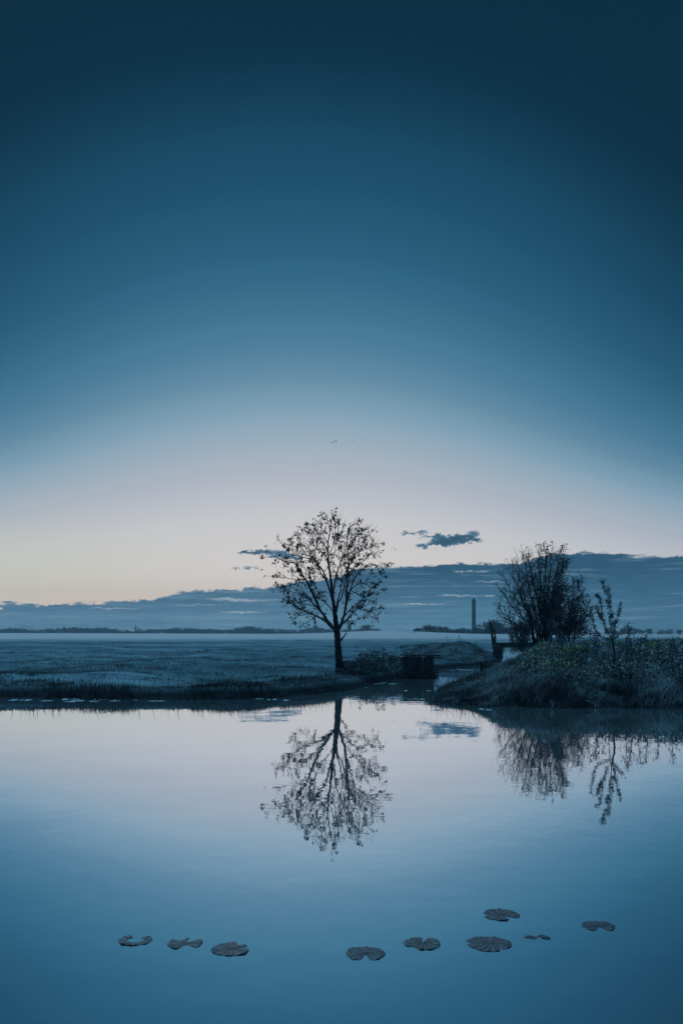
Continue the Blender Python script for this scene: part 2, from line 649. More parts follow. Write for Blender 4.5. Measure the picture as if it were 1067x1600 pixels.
# tussocks standing a little proud of the sward
tc = scatter(1100, 0, 0, 15.5, 75, (-.66, .66))
td, th_ = land(tc[:, 0], tc[:, 1])
tc = tc[td > .5]
k = 34
cxy = np.repeat(tc, k, 0) + RNG.normal(0, 1, (len(tc) * k, 2)) * np.repeat(RNG.uniform(.05, .16, len(tc)), k)[:, None] * np.array([1.6, .8])
cd, ch = land(cxy[:, 0], cxy[:, 1])
cs = np.repeat(RNG.uniform(.06, .17, len(tc)), k)
parts.append(blades(cxy, ch, cs * RNG.uniform(.5, 1.1, len(cxy)), np.full(len(cxy), .012), .7))
join_blades('grass', parts, M_frost, 'short frosted meadow grass in rough tufts behind the pond')

# dark rough grass along every waterline
parts = []
xy = scatter(330000, 0, 0, 12.6, 44, (-.68, .68))
d, h = land(xy[:, 0], xy[:, 1])
lim = .75 + .35 * np.clip(wob(xy[:, 0] * .6, xy[:, 1] * .6, 3, 9), -1, 1)
keep = (d > -.04) & (d < lim) & ~((xy[:, 0] > 2.05) & (xy[:, 0] < 3.6) & (xy[:, 1] < 22.1) & (xy[:, 1] > 20))
xy, d, h = xy[keep], d[keep], h[keep]
xy, d, h = xy[:90000], d[:90000], h[:90000]
parts.append(blades(xy, h, RNG.uniform(.05, .15, len(xy)) * (1.0 + .5 * np.clip(wob(xy[:, 0], xy[:, 1], 4, 10), -1, 1)), RNG.uniform(.006, .014, len(xy)), 1.0))
# a sprinkling of taller reeds
s = RNG.uniform(0, 1, len(xy)) < .02
parts.append(blades(xy[s], h[s], RNG.uniform(.2, .42, s.sum()), RNG.uniform(.008, .014, s.sum()), .5))
join_blades('bank_grass', parts, M_bankgr, 'dark rank grass overhanging the waterline of the banks')

# coarse grass on the right-hand promontory
parts = []
xy = scatter(260000, 0, 0, 13.0, 34, (.10, .70))
d, h = land(xy[:, 0], xy[:, 1])
onright = (xy[:, 0] > 1.9 + np.maximum(xy[:, 1] - 15, 0) * .33)
keep = (d > .25) & onright
xy, d, h = xy[keep][:110000], d[keep][:110000], h[keep][:110000]
pt = patchy(xy, 1.1)
parts.append(blades(xy, h, RNG.uniform(.07, .22, len(xy)) * (.3 + 1.2 * pt) * (.3 + .7 * sm((xy[:, 0] / xy[:, 1] - .19) / .09)), RNG.uniform(.007, .014, len(xy)), .9, wind=(.15, -.1)))
# spiky tufts along the promontory's near edge
tc = scatter(4000, 0, 0, 12.9, 24, (.12, .7))
td, th_ = land(tc[:, 0], tc[:, 1])
ok = (td > .02) & (td < .8) & (tc[:, 0] > 1.9 + np.maximum(tc[:, 1] - 15, 0) * .33)
tc = tc[ok][:260]
k = 45
cxy = np.repeat(tc, k, 0) + RNG.normal(0, .05, (len(tc) * k, 2))
cd, ch = land(cxy[:, 0], cxy[:, 1])
parts.append(blades(cxy, ch, np.repeat(RNG.uniform(.08, .24, len(tc)) * (.4 + .8 * sm((tc[:, 0] / tc[:, 1] - .19) / .09)), k) * RNG.uniform(.5, 1.1, len(cxy)), np.full(len(cxy), .012), .8))
s = RNG.uniform(0, 1, len(xy)) < .025
parts.append(blades(xy[s], h[s], RNG.uniform(.22, .5, s.sum()) * (.3 + .7 * sm((xy[s, 0] / xy[s, 1] - .17) / .1)), np.full(s.sum(), .010), .8))
# the mound by the far ditch
xy = np.stack([RNG.uniform(3.6, 12, 30000), RNG.uniform(30, 42, 30000)], 1)
d, h = land(xy[:, 0], xy[:, 1])
keep = (d > .1) & (xy[:, 0] < 9.2 + (xy[:, 1] - 35) * .32)
xy, d, h = xy[keep], d[keep], h[keep]
parts.append(blades(xy, h, RNG.uniform(.08, .2, len(xy)), np.full(len(xy), .018), .9))
join_blades('coarse_grass', parts, M_rightgr, 'tangled coarse grass covering the right hand promontory')


# leafy undergrowth
def leaves_mesh(pts, size, name, mat, label=None, kind=None, droop=.2, long=1.6, attrs=True, rnd=None):
    n = len(pts)
    a = RNG.normal(0, 1, (n, 3))
    a[:, 2] -= droop * 2
    a /= np.linalg.norm(a, axis=1)[:, None]
    b = np.cross(a, RNG.normal(0, 1, (n, 3)))
    b /= np.linalg.norm(b, axis=1)[:, None]
    c = np.cross(a, b)
    s = size[:, None]
    v = np.stack([pts, pts + a * s * .45 * long + b * s * .5 + c * s * .12, pts + a * s * long - c * s * .1, pts + a * s * .5 * long - b * s * .5 + c * s * .12], 1).reshape(-1, 3)
    i = np.arange(n) * 4
    q_ = np.concatenate([np.stack([i, i + 1, i + 2], 1), np.stack([i, i + 2, i + 3], 1)])
    r = np.repeat(RNG.uniform(0, 1, n) if rnd is None else rnd, 4)
    o = np_mesh(name, v, q_, mat, {'rnd': r, 'tip': np.tile([0, .4, 1, .4], n)})
    if kind:
        tag(o, label, None, None, kind)
    return o


M_under = mat_attr('bramble_leaf', (.015, .03, .035), (.12, .20, .22), (.66, .80, .80))
M_green = mat_attr('nettle_leaf', (.05, .11, .05), (.20, .34, .10), (.60, .76, .28))
xy = np.stack([RNG.uniform(4.2, 16, 75000), RNG.uniform(13.6, 21, 75000)], 1)
d, h = land(xy[:, 0], xy[:, 1])
u = xy[:, 0] / xy[:, 1]
dens = sm((u - .27) / .08) * np.clip(.5 + .4 * wob(xy[:, 0] * 1.3, xy[:, 1] * 1.3, 3, 10), .1, 1)
keep = (d > .75) & (RNG.uniform(0, 1, len(xy)) < dens)
xy, h, u = xy[keep][:34000], h[keep][:34000], u[keep][:34000]
hh = RNG.beta(1.5, 2, len(xy)) * (.16 + .30 * np.clip(.5 + .5 * wob(xy[:, 0] * 1.1 + 9, xy[:, 1], 3, 9), 0, 1))
pts = np.stack([xy[:, 0], xy[:, 1], h + hh], 1)
u2 = xy[:, 0] / xy[:, 1]
gr = sm((xy[:, 1] - 16.2) / 2.2) * (.35 + .65 * sm((u2 - .34) / .06)) + .32 * wob(xy[:, 0] * .8 + 4, xy[:, 1] * .8, 2, 7) + RNG.normal(0, .22, len(xy)) > .50
leaves_mesh(pts[~gr], RNG.uniform(.02, .058, (~gr).sum()), 'undergrowth', M_under, 'dusky bramble leaves matted over the right bank', 'stuff')
leaves_mesh(pts[gr], RNG.uniform(.03, .07, gr.sum()), 'nettles', M_green, 'patches of green leaves along the top of the right bank', 'stuff')

# low scrub between the lone tree and the plank wall
xy = np.stack([RNG.uniform(-.2, 3.1, 16000), RNG.uniform(19.3, 23.6, 16000)], 1)
d, h = land(xy[:, 0], xy[:, 1])
env = .12 + .40 * sm((xy[:, 0] - .1) / 1.0) * (.5 + .6 * np.clip(wob(xy[:, 0] * 2.6, xy[:, 1] * 2, 3, 10), -.8, 1))
keep = (d > .3) & (RNG.uniform(0, 1, len(xy)) < .75)
xy, h, env = xy[keep], h[keep], env[keep]
pts = np.stack([xy[:, 0], xy[:, 1], h + RNG.uniform(0, 1, len(xy)) * env], 1)
n_ = 1500
fx = RNG.beta(.8, 1.2, n_) * 1.6 + 1.95
pts = np.concatenate([pts, np.stack([fx, RNG.uniform(21.55, 21.88, n_), RNG.uniform(0, 1, n_) ** 1.5 * (.18 + .5 * np.clip(1 - (fx - 1.95) / .8, 0, 1) + .15 * (fx > 3.2))], 1)])
M_scrub = mat_attr('scrub_leaf', (.015, .028, .035), (.035, .06, .075), (.08, .13, .16))
leaves_mesh(pts, RNG.uniform(.02, .05, len(pts)), 'scrub', M_scrub, 'low dark tangled scrub at the foot of the lone tree', 'stuff')


def leaf_part(pts, size, name, mat, parent, droop=.2, long=1.6):
    pts = np.asarray(pts, float)
    o = leaves_mesh(pts - np.array(parent.location), size, name, mat, droop=droop, long=long)
    o.parent = parent
    return o


# ------------------------------------------------------------------ branches
def spline(pts, n=5, jit=0.0):
    pts = [Vector(p) for p in pts]
    if len(pts) < 3:
        n_ = n
        return [pts[0].lerp(pts[-1], i / n_) + Vector([random.gauss(0, jit) for _ in range(3)]) * (0 if i in (0, n_) else 1) for i in range(n_ + 1)]
    out = []
    for i in range(len(pts) - 1):
        p0, p1, p2, p3 = pts[max(i - 1, 0)], pts[i], pts[i + 1], pts[min(i + 2, len(pts) - 1)]
        for k in range(n):
            t = k / n
            q = .5 * ((2 * p1) + (p2 - p0) * t + (2 * p0 - 5 * p1 + 4 * p2 - p3) * t * t + (3 * p1 - p0 - 3 * p2 + p3) * t ** 3)
            out.append(q + Vector([random.gauss(0, jit) for _ in range(3)]) * (0 if (i == 0 and k == 0) else 1))
    out.append(pts[-1])
    return out


def taper(n, a, b, e=1.0):
    return [a + (b - a) * (i / (n - 1)) ** e for i in range(n)]


def twig(mb, p, d, L, r, tips, depth=0, up=.25, sag=0.0, kids=2, sides=4):
    """a crooked side shoot with shoots of its own; collects the places where leaves can hang"""
    n = max(3, int(L / .09))
    pts, q, dd = [Vector(p)], Vector(p), Vector(d).normalized()
    for i in range(n):
        dd = (dd + Vector((random.gauss(0, .22), random.gauss(0, .22), random.gauss(up * .28, .2)))).normalized()
        q = q + dd * (L / n)
        pts.append(q.copy())
    mb.tube(pts, taper(len(pts), r, max(r * .5, .0035)), sides, cap=False)
    tips.append((pts[-1], dd))
    for i in range(1, len(pts) - 1):
        if random.random() < .35:
            tips.append((pts[i], dd))
    if depth > 0:
        for _ in range(kids):
            i = random.randint(1, len(pts) - 1)
            ax = Vector((random.gauss(0, 1), random.gauss(0, 1), random.gauss(0, 1))).normalized()
            d2 = Matrix.Rotation(random.uniform(.5, 1.1), 3, ax) @ dd
            twig(mb, pts[i], d2, L * random.uniform(.4, .65), r * .6, tips, depth - 1, up, sag, kids, sides)


def limb(mb, tips, pts, r0, r1, step, Lt, depth=1, start=.2, up=.3, sides=7, ang_=(.6, 1.2), kids=2, tr=.008):
    pp = spline(pts, 6, .012)
    mb.tube(pp, taper(len(pp), r0, r1, .8), sides)
    acc = 0
    for i in range(1, len(pp)):
        t = i / len(pp)
        acc += (pp[i] - pp[i - 1]).length
        if t > start and acc > step:
            acc = 0
            dd = (pp[i] - pp[i - 1]).normalized()
            ax = Vector((random.gauss(0, 1), random.gauss(0, 1), random.gauss(0, 1))).normalized()
            d2 = Matrix.Rotation(random.uniform(*ang_), 3, ax) @ dd
            twig(mb, pp[i], d2, Lt * random.uniform(.5, 1.1) * (1.15 - .5 * t), tr, tips, depth, up, 0, kids)
    twig(mb, pp[-1], pp[-1] - pp[-2], Lt * .6, r1 * .8, tips, 1, up, 0, 2)
    return pp


# ------------------------------------------------------------------ the lone tree
YT = 21.2


def ct(x, y, dy=0.0):
    """tracing of the crown: crop pixels to photo pixels, each point at its own depth"""
    return P(400 + x / 4.85, 780 + y / 4.85, YT + dy)


def lone_tree():
    _, bz = land(np.array([P(530, 1040, YT).x]), np.array([YT]))
    base = Vector((P(530, 1040, YT).x, YT, float(bz[0])))
    root = empty('lone_tree', base, 'tall slender tree with sparse hanging withered leaves alone on the meadow bank', 'tree')
    tb = MB()
    tr = [ct(640, 1290), ct(632, 1250), ct(622, 1150), ct(618, 1080), ct(612, 1000), ct(604, 930), ct(598, 870, .02), ct(588, 800, .05),
          ct(578, 710, .1), ct(566, 600, .1), ct(553, 500, .0), ct(545, 420, -.1), ct(545, 330, -.1), ct(560, 240, 0), ct(548, 195, .1), ct(540, 160, .1)]
    tr[0].z = base.z - .15
    pp = spline(tr, 4, .006)
    prof = [(0, .185), (.04, .15), (.10, .125), (.25, .11), (.36, .085), (.5, .058), (.7, .032), (.85, .018), (1, .008)]
    rad = [float(np.interp(i / (len(pp) - 1), [a for a, b in prof], [b for a, b in prof])) * random.uniform(.96, 1.05) for i in range(len(pp))]
    tb.tube(pp, rad, 12)
    tb.build('trunk', M_bark, root, True)
    # root flare
    bb, tips = MB(), []
    st = MB()
    st.tube(spline([ct(628, 1085), ct(650, 1062, -.1), ct(668, 1040, -.15), ct(690, 1013, -.2)], 4, .008), [.035] * 5 + taper(8, .032, .018), 7)
    st.build('dead_stub', M_bark, root, True)
    L = [  # traced limbs: points, first radius, last radius
        ([(606, 1005, 0), (540, 920, -.2), (470, 810, -.5), (400, 655, -.8), (340, 560, -1.0), (290, 480, -1.1), (210, 462, -1.2), (120, 415, -1.3)], .06, .009),
        ([(402, 660, -.8), (375, 612, -.9), (270, 600, -1.1), (130, 582, -1.3)], .022, .006),
        ([(290, 480, -1.1), (250, 440, -1.0), (235, 380, -.8)], .014, .005),
        ([(602, 995, 0), (540, 940, .3), (470, 890, .6), (380, 860, .9), (315, 820, 1.1), (255, 785, 1.2)], .055, .010),
        ([(470, 890, .6), (430, 905, .8), (388, 942, 1.0)], .02, .006),
        ([(400, 870, .8), (345, 885, .9), (305, 890, 1.0)], .018, .006),
        ([(575, 960, 0), (500, 860, .5), (440, 800, .9), (390, 745, 1.2), (300, 712, 1.5), (185, 700, 1.7)], .04, .007),
        ([(440, 800, .9), (380, 720, 1.2), (320, 660, 1.4), (230, 665, 1.5)], .022, .006),
        ([(590, 860, 0), (520, 780, -.5), (450, 740, -.9), (380, 760, -1.2), (320, 770, -1.3)], .024, .006),
        ([(592, 800, 0), (530, 610, .3), (482, 510, .5), (430, 450, .7), (370, 420, .9), (335, 330, 1.0), (352, 265, 1.1)], .042, .007),
        ([(560, 700, .1), (520, 600, -.4), (450, 480, -.8), (410, 400, -1.0), (392, 330, -1.1)], .03, .006),
        ([(430, 450, .7), (330, 440, .9), (250, 380, 1.0), (215, 355, 1.1)], .02, .006),
        ([(632, 985, 0), (662, 900, -.3), (682, 800, -.6), (692, 650, -.8), (702, 500, -.9), (700, 400, -.8), (690, 290, -.7), (715, 195, -.6)], .058, .007),
        ([(682, 800, -.6), (722, 660, -.9), (765, 570, -1.1), (830, 505, -1.2), (900, 490, -1.3), (978, 478, -1.3)], .034, .006),
        ([(700, 705, -.8), (760, 650, -.5), (820, 640, -.2), (870, 662, 0), (935, 630, .1)], .024, .006),
        ([(640, 965, 0), (700, 900, .5), (750, 850, .9), (790, 810, 1.1), (840, 868, 1.3), (882, 905, 1.4)], .035, .007),
        ([(775, 825, 1.0), (840, 852, 1.2), (900, 842, 1.3)], .016, .005),
        ([(605, 860, 0), (645, 740, .6), (682, 610, 1.1), (700, 520, 1.3), (760, 420, 1.5), (860, 380, 1.6)], .036, .006),
        ([(600, 850, 0), (640, 690, .4), (655, 600, .6), (640, 500, .8), (622, 400, .9), (640, 300, 1.0)], .03, .006),
        ([(588, 690, .1), (612, 560, -.5), (650, 450, -.9), (682, 380, -1.1), (750, 280, -1.3), (822, 215, -1.4)], .028, .006),
        ([(566, 480, 0), (600, 380, .4), (620, 260, .6), (640, 170, .7)], .018, .005),
        ([(545, 330, -.1), (502, 250, -.5), (482, 180, -.6), (425, 188, -.7)], .016, .005),
        ([(545, 400, -.1), (500, 320, .5), (440, 290, .8), (400, 230, 1.0)], .016, .005),
        ([(720, 680, -.8), (780, 720, -1.2), (850, 690, -1.4)], .018, .005),
        ([(690, 420, -.8), (770, 360, -.5), (850, 270, -.4), (900, 330, -.3)], .016, .005),
        ([(660, 900, -.3), (720, 830, -.9), (790, 770, -1.3), (840, 740, -1.4)], .024, .006),
        ([(640, 900, 0), (700, 930, 1.0), (800, 905, 1.6)], .016, .005),
        ([(550, 450, 0), (590, 330, -.5), (600, 230, -.8), (598, 140, -.9)], .018, .005),
        ([(560, 560, .1), (530, 450, .8), (470, 360, 1.3), (470, 290, 1.4)], .02, .005),
        ([(655, 600, .6), (720, 480, .9), (790, 400, 1.0), (820, 300, 1.1)], .018, .005),
        ([(690, 650, -.8), (740, 540, -.3), (800, 450, .1), (880, 420, .3)], .018, .005),
        ([(700, 500, -.9), (690, 380, -1.3), (740, 230, -1.5), (760, 190, -1.5)], .016, .005),
        ([(520, 780, -.5), (450, 660, -.9), (380, 560, -1.2), (300, 540, -1.4)], .018, .005),
        ([(380, 620, -.9), (360, 500, -.6), (300, 400, -.5), (270, 330, -.4)], .016, .005),
        ([(480, 500, .5), (500, 420, .2), (440, 350, 0), (430, 280, -.1)], .014, .005),
        ([(470, 810, -.5), (380, 800, 0), (260, 760, .4), (200, 700, .5)], .016, .005),
        ([(740, 700, -.9), (820, 740, -.4), (880, 720, 0), (900, 690, .2)], .014, .005),
    ]
    for pts, r0, r1 in L:
        limb(bb, tips, [ct(*p) for p in pts], r0, r1, .10, .48, 1, .22, .35, 7, (.5, 1.15), 3, .0095)
    tips2 = []
    for i in range(26, len(pp)):
        if i % 2 == 0:
            ax = Vector((random.gauss(0, 1), random.gauss(0, 1), 0)).normalized()
            twig(bb, pp[i], Matrix.Rotation(.9, 3, ax) @ Vector((0, 0, 1)), random.uniform(.3, .6), .008, tips, 1, .3, 0, 2)
    bb.build('branches', M_twig, root, True)
    pl, sz = [], []
    random.shuffle(tips)
    for i, (p, d) in enumerate(tips):
        if random.random() < .55:
            s = random.uniform(.024, .056)
            for _ in range(random.choice((2, 3, 3, 4, 5))):
                pl.append((p.x + random.gauss(0, .022), p.y + random.gauss(0, .022), p.z - random.uniform(0, .05)))
                sz.append(s * random.uniform(.7, 1.1))
    leaf_part(pl, np.array(sz), 'leaves', M_deadleaf, root, droop=1.4, long=1.9)
    print('lone tree tips', len(tips), 'leaves', len(pl))


lone_tree()


# ------------------------------------------------------------------ shrubs on the right
def ground_z(x, y):
    return float(land(np.array([x]), np.array([y]))[1][0])


def bush(name, label, cat, px, Y, tops, dens, Lt, leaf_f, lsize, r0, group=None, spread=.3, dyr=1.0):
    bx = (px - CX) / F * Y
    bz = ground_z(bx, Y)
    root = empty(name, (bx, Y, bz), label, cat, group)
    sb, bb, tips = MB(), MB(), []
    for (tx, ty, lf) in tops:
        dy = random.uniform(-dyr, dyr)
        top = P(tx, ty, Y + dy)
        a = Vector((bx + random.uniform(-spread, spread) + (tx - px) / F * Y * .08, Y + random.uniform(-spread, spread), bz - .1))
        m1 = a.lerp(top, .35) + Vector(((a.x - top.x) * .12, (a.y - top.y) * .12, .1))
        m2 = a.lerp(top, .7) + Vector(((top.x - a.x) * .02, 0, .05))
        pp = spline([a, m1, m2, top], 7, .018)
        L = (top - a).length
        ra = r0 * random.uniform(.6, 1.1) * (L / 4.5)
        sb.tube(pp, taper(len(pp), ra, .006, .8), 7)
        acc, tt = 0, []
        for i in range(2, len(pp)):
            t = i / len(pp)
            if t < .22:
                continue
            for _ in range(dens):
                dd = (pp[i] - pp[i - 1]).normalized()
                ax = Vector((random.gauss(0, 1), random.gauss(0, 1), random.gauss(0, .6))).normalized()
                d2 = Matrix.Rotation(random.uniform(.35, .95), 3, ax) @ dd
                twig(bb, pp[i], d2, Lt * random.uniform(.5, 1.2) * (1.3 - .6 * t), .009, tt, 1, .35, 0, 4, 3)
        tips += [(p, lf) for p, d in tt]
    sb.build('stems', M_bark, root, True)
    bb.build('twigs', M_twig, root)
    pl = [(p.x + random.gauss(0, .03), p.y + random.gauss(0, .03), p.z + random.gauss(0, .03)) for p, lf in tips for _ in range(2) if random.random() < lf * leaf_f]
    if pl:
        leaf_part(pl, RNG.uniform(lsize * .6, lsize * 1.2, len(pl)), 'leaves', M_leafdark, root, droop=.1, long=1.3)
    print(name, len(tips), len(pl))
    return root


bush('alder_bush', 'big many-stemmed bush, bare on its left side and leafy on top, on the right bank', 'bush', 846, 25.9,
     [(783, 925, .0), (782, 950, .0), (790, 905, .0), (797, 890, .05), (806, 881, .05), (818, 876, .2), (795, 968, .1), (826, 872, .8), (838, 868, 1),
      (850, 864, 1), (862, 868, 1), (872, 866, 1), (880, 880, 1), (884, 893, 1), (868, 900, 1), (845, 895, 1), (832, 905, .8),
      (812, 925, .1), (800, 935, 0), (858, 930, .9), (878, 925, .9), (822, 900, .3), (808, 905, .05), (870, 950, .8)], 2, .66, .42, .06, .07)
bush('shrub', 'lower rounded leafy shrub growing against the right side of the big bush', 'bush', 884, 25.0,
     [(896, 916, 1), (905, 912, 1), (884, 920, 1), (909, 930, .7), (916, 945, .4), (919, 960, .5), (917, 975, .7), (874, 938, .9),
      (893, 940, 1), (905, 955, .6), (912, 988, .6), (868, 965, .9), (860, 950, .9), (872, 925, .9), (900, 975, .9), (880, 985, .9), (890, 960, .9), (863, 985, .8)], 2, .52, .32, .055, .045)
bush('shrub', 'small dark round shrub at the end of the footbridge, left of the big bush', 'bush', 813, 31,
     [(805, 985, 1), (812, 980, 1), (820, 982, 1), (826, 988, 1), (800, 993, 1), (817, 990, 1)], 2, .35, .5, .06, .02, None, .2, .5)


def cs(x, y, dy=0.0):
    return P(880 + x / 8.54, 890 + y / 8.54, 14.3 + dy)


def sapling():
    bx = cs(690, 1200).x
    bz = ground_z(bx, 14.5)
    root = empty('willow_sapling', (bx, 14.5, bz), 'young upright sapling with tufts of narrow leaves at the right edge of the bank', 'tree')
    tb, bb, lv = MB(), MB(), []
    A = [cs(700, 1330, .2), cs(692, 1150, .1), cs(680, 1000), cs(666, 930)]
    A[0] = Vector((bx, 14.5, bz - .1))
    tb.tube(spline(A, 5, .004), taper(16, .028, .018), 8)
    tb.build('trunk', M_bark, root, True)
    L = [([(668, 940, 0), (655, 870, 0), (648, 720, 0), (640, 620, 0), (628, 430, 0), (622, 330, 0), (618, 245, 0)], .014, .3),
         ([(668, 935, 0), (610, 860, .1), (562, 760, .2), (520, 670, .3), (480, 600, .3), (450, 500, .35)], .015, .2),
         ([(510, 650, .3), (515, 560, .25), (500, 460, .2), (490, 395, .2), (455, 352, .2), (432, 350, .2)], .009, .0),
         ([(672, 940, 0), (700, 850, -.15), (735, 730, -.25), (770, 610, -.3), (790, 540, -.3), (800, 465, -.35)], .015, .1),
         ([(670, 950, 0), (715, 920, -.2), (770, 880, -.35), (850, 822, -.5)], .010, .1),
         ([(672, 960, 0), (600, 935, .3), (530, 915, .4), (440, 870, .5)], .011, .3),
         ([(450, 880, .5), (405, 800, .5), (372, 710, .5), (360, 620, .5), (350, 515, .5)], .010, .0),
         ([(632, 500, 0), (600, 430, .1), (580, 420, .15)], .007, .0),
         ([(622, 340, 0), (585, 290, -.05), (560, 215, -.1), (540, 145, -.1)], .007, .2),
         ([(500, 660, .2), (470, 590, .1), (440, 490, 0)], .006, .1),
         ([(645, 640, 0), (665, 610, -.1), (672, 590, -.1)], .006, .0),
         ([(655, 740, 0), (690, 715, .1), (700, 690, .1)], .006, .0)]
    for pts, r, s in L:
        pp = spline([cs(*p) for p in pts], 6, .004)
        bb.tube(pp, taper(len(pp), r, .003), 6)
        for i, p in enumerate(pp):
            t = i / len(pp)
            if t >= s:
                gap = .5 + .5 * math.sin(i * 1.35 + r * 900)
                k = int(4 + 9 * gap)
                for _ in range(k):
                    lv.append((p.x + random.gauss(0, .022), p.y + random.gauss(0, .022), p.z + random.gauss(0, .02)))
    bb.build('branches', M_twig, root, True)
    leaf_part(lv, RNG.uniform(.012, .024, len(lv)), 'leaves', M_leafdark, root, droop=0, long=3.4)


sapling()


# ------------------------------------------------------------------ tall weeds
def weed(h, kind):
    mb, lv = MB(), []
    top = Vector((random.uniform(-.08, .08), random.uniform(-.06, .06), h))
    pp = spline([Vector((0, 0, -.05)), Vector((top.x * .2, top.y * .3, h * .5)), top], 5, .004)
    mb.tube(pp, taper(len(pp), .007, .003), 5)
    for i in range(3, len(pp)):
        for _ in range(2 if kind else 3):
            a = random.uniform(0, 2 * PI)
            d = Vector((math.cos(a), math.sin(a), 1.1 if kind else .5))
            L = random.uniform(.05, .16) * (1.3 - i / len(pp))
            e = pp[i] + d.normalized() * L
            mb.tube([pp[i], pp[i].lerp(e, .5) + Vector((0, 0, .01)), e], [.003, .0025, .002], 3)
            for _ in range(4):
                lv.append(e + Vector((random.gauss(0, .016), random.gauss(0, .016), random.gauss(0, .014))))
            lv.append(pp[i] + Vector((random.gauss(0, .02), random.gauss(0, .02), random.gauss(0, .02))))
    return mb, lv


def copy_tree(o, parent=None):
    c = o.copy()
    COL.objects.link(c)
    c.parent = parent
    for ch in list(o.children):
        copy_tree(ch, c)
    return c


protos = []
spots = [(563, 20.3, .55), (571, 20.0, .4), (588, 20.6, .65), (601, 20.4, .45), (611, 20.9, .75), (618, 20.5, .6), (629, 21.0, .55), (607, 20.2, .5),
         (596, 21.2, .7), (640, 22.6, .35), (556, 21.0, .35), (744, 36, .55), (748, 35.6, .35), (700, 39, .5), (716, 39, .6), (722, 39.5, .5), (790, 34, .6), (783, 33, .4)] + [(812, 14.6, .35), (838, 14.9, .5), (861, 14.4, .6), (874, 15.2, .8), (880, 14.6, .7), (893, 15.0, .55), (905, 14.2, .6), (916, 15.3, .75),
         (941, 14.0, .55), (950, 15.0, .7), (978, 14.2, .8), (988, 15.2, .95), (997, 14.3, .8), (1012, 14.6, .8), (1030, 14.8, .7), (1050, 14.5, .8)]
for i, (px, Yw, h) in enumerate(spots):
    x = (px - CX) / F * Yw
    z = ground_z(x, Yw)
    lab = 'thin dry weed with feathery side shoots among the scrub right of the lone tree' if px < 650 else \
          'thin dry weed standing up on the mound around the leaning posts'
    grp = 'weeds beside the lone tree' if px < 650 else 'weeds on the mound'
    if px > 800:
        grp = 'weeds on the right bank'
    if i < 4:
        r = empty('dry_weed', (x, Yw, z), lab, 'weed', grp, random.uniform(0, 6))
        mb, lv = weed(.6, i % 2)
        m_ = mb.build('stalk', M_twig, None)
        m_.parent = r
        o = leaves_mesh(np.array([tuple(v) for v in lv]), RNG.uniform(.012, .024, len(lv)), 'seed_heads', M_scrub)
        o.parent = r
        protos.append(r)
    else:
        r = copy_tree(protos[i % 4])
        r.location = (x, Yw, z)
        r.rotation_euler.z = random.uniform(0, 6)
        r['label'], r['group'] = lab, grp
    r.scale = (h / .6 * 1.15,) * 3

# dark dead stalk left of the sapling
dk = empty('dock_stalk', (P(932, 1040, 15.5).x, 15.5, ground_z(P(932, 1040, 15.5).x, 15.5)), 'dark ragged seed stalk just left of the young sapling', 'weed')
mb = MB()
b0 = Vector(dk.location)
t0 = P(930, 992, 15.5)
pp = spline([b0 - Vector((0, 0, .05)), b0.lerp(t0, .5) + Vector((.03, 0, 0)), t0], 6, .006)
mb.tube(pp, taper(len(pp), .014, .005), 6)
mb.build('stalk', M_twig, dk, True)
leaf_part([(p.x + random.gauss(0, .045), p.y + random.gauss(0, .045), p.z + random.gauss(0, .03)) for p in pp[3:] for _ in range(30)],
          RNG.uniform(.018, .035, 30 * len(pp[3:])), 'seed_head', M_leafdark, dk, droop=.5)


# ------------------------------------------------------------------ timber by the ditch
def plank_wall():
    Yw = 21.95
    x0, x1 = P(629, 1040, Yw).x, P(678, 1040, Yw).x
    zt = P(650, 1025.5, Yw).z
    r = empty('plank_wall', ((x0 + x1) / 2, Yw, 0), 'dark upright plank wall holding the bank where the ditch leaves the pond', 'wall')
    mb = MB()
    n = 11
    w = (x1 - x0) / n
    for i in range(n):
        xc = x0 + w * (i + .5)
        ht = zt + random.uniform(-.03, .012)
        mb.box((xc, Yw + random.uniform(-.012, .012), (ht - .5) / 2), (w * .94, .05, ht + .5), Matrix.Rotation(random.uniform(-.012, .012), 3, 'Y'))
    mb.build('planks', M_wood, r)
    mb = MB()
    for i in range(9):
        yc = Yw + .06 + .19 * (i + .5)
        ht = zt - .02 + random.uniform(-.03, .01)
        mb.box((x1 - .02 + i * .004, yc, (ht - .5) / 2), (.05, .178, ht + .5))
    mb.build('side_planks', M_wood, r)
    for xx in (x0 + .12, x0 + .62, x1 - .06):
        mb = MB()
        mb.tube([(xx, Yw - .075, -.5), (xx + .01, Yw - .07, zt * .5), (xx + .005, Yw - .075, zt + .03)], [.045, .043, .04], 9)
        mb.build('post', M_wood, r)
    mb = MB()
    mb.box(((x0 + x1) / 2 + .08, Yw + .05, zt + .035), (x1 - x0 + .34, .26, .045), Matrix.Rotation(.012, 3, 'Y'))
    mb.build('cap_board', M_wood, r)


plank_wall()


def small_wall():
    r = empty('bank_boards', (5.8, 24.6, 0), 'short dark board edge at the tip of the right bank across the ditch', 'wall')
    mb = MB()
    for i in range(6):
        mb.box((5.78 + .17 * i, 24.5 + .10 * i, .06), (.165, .045, .64 + random.uniform(-.03, .03)), Matrix.Rotation(.5, 3, 'Z'))
    mb.build('boards', M_wood, r)
    mb = MB()
    mb.tube([(5.72, 24.42, -.3), (5.72, 24.42, .47)], .05, 9)
    mb.build('post', M_wood, r)


small_wall()


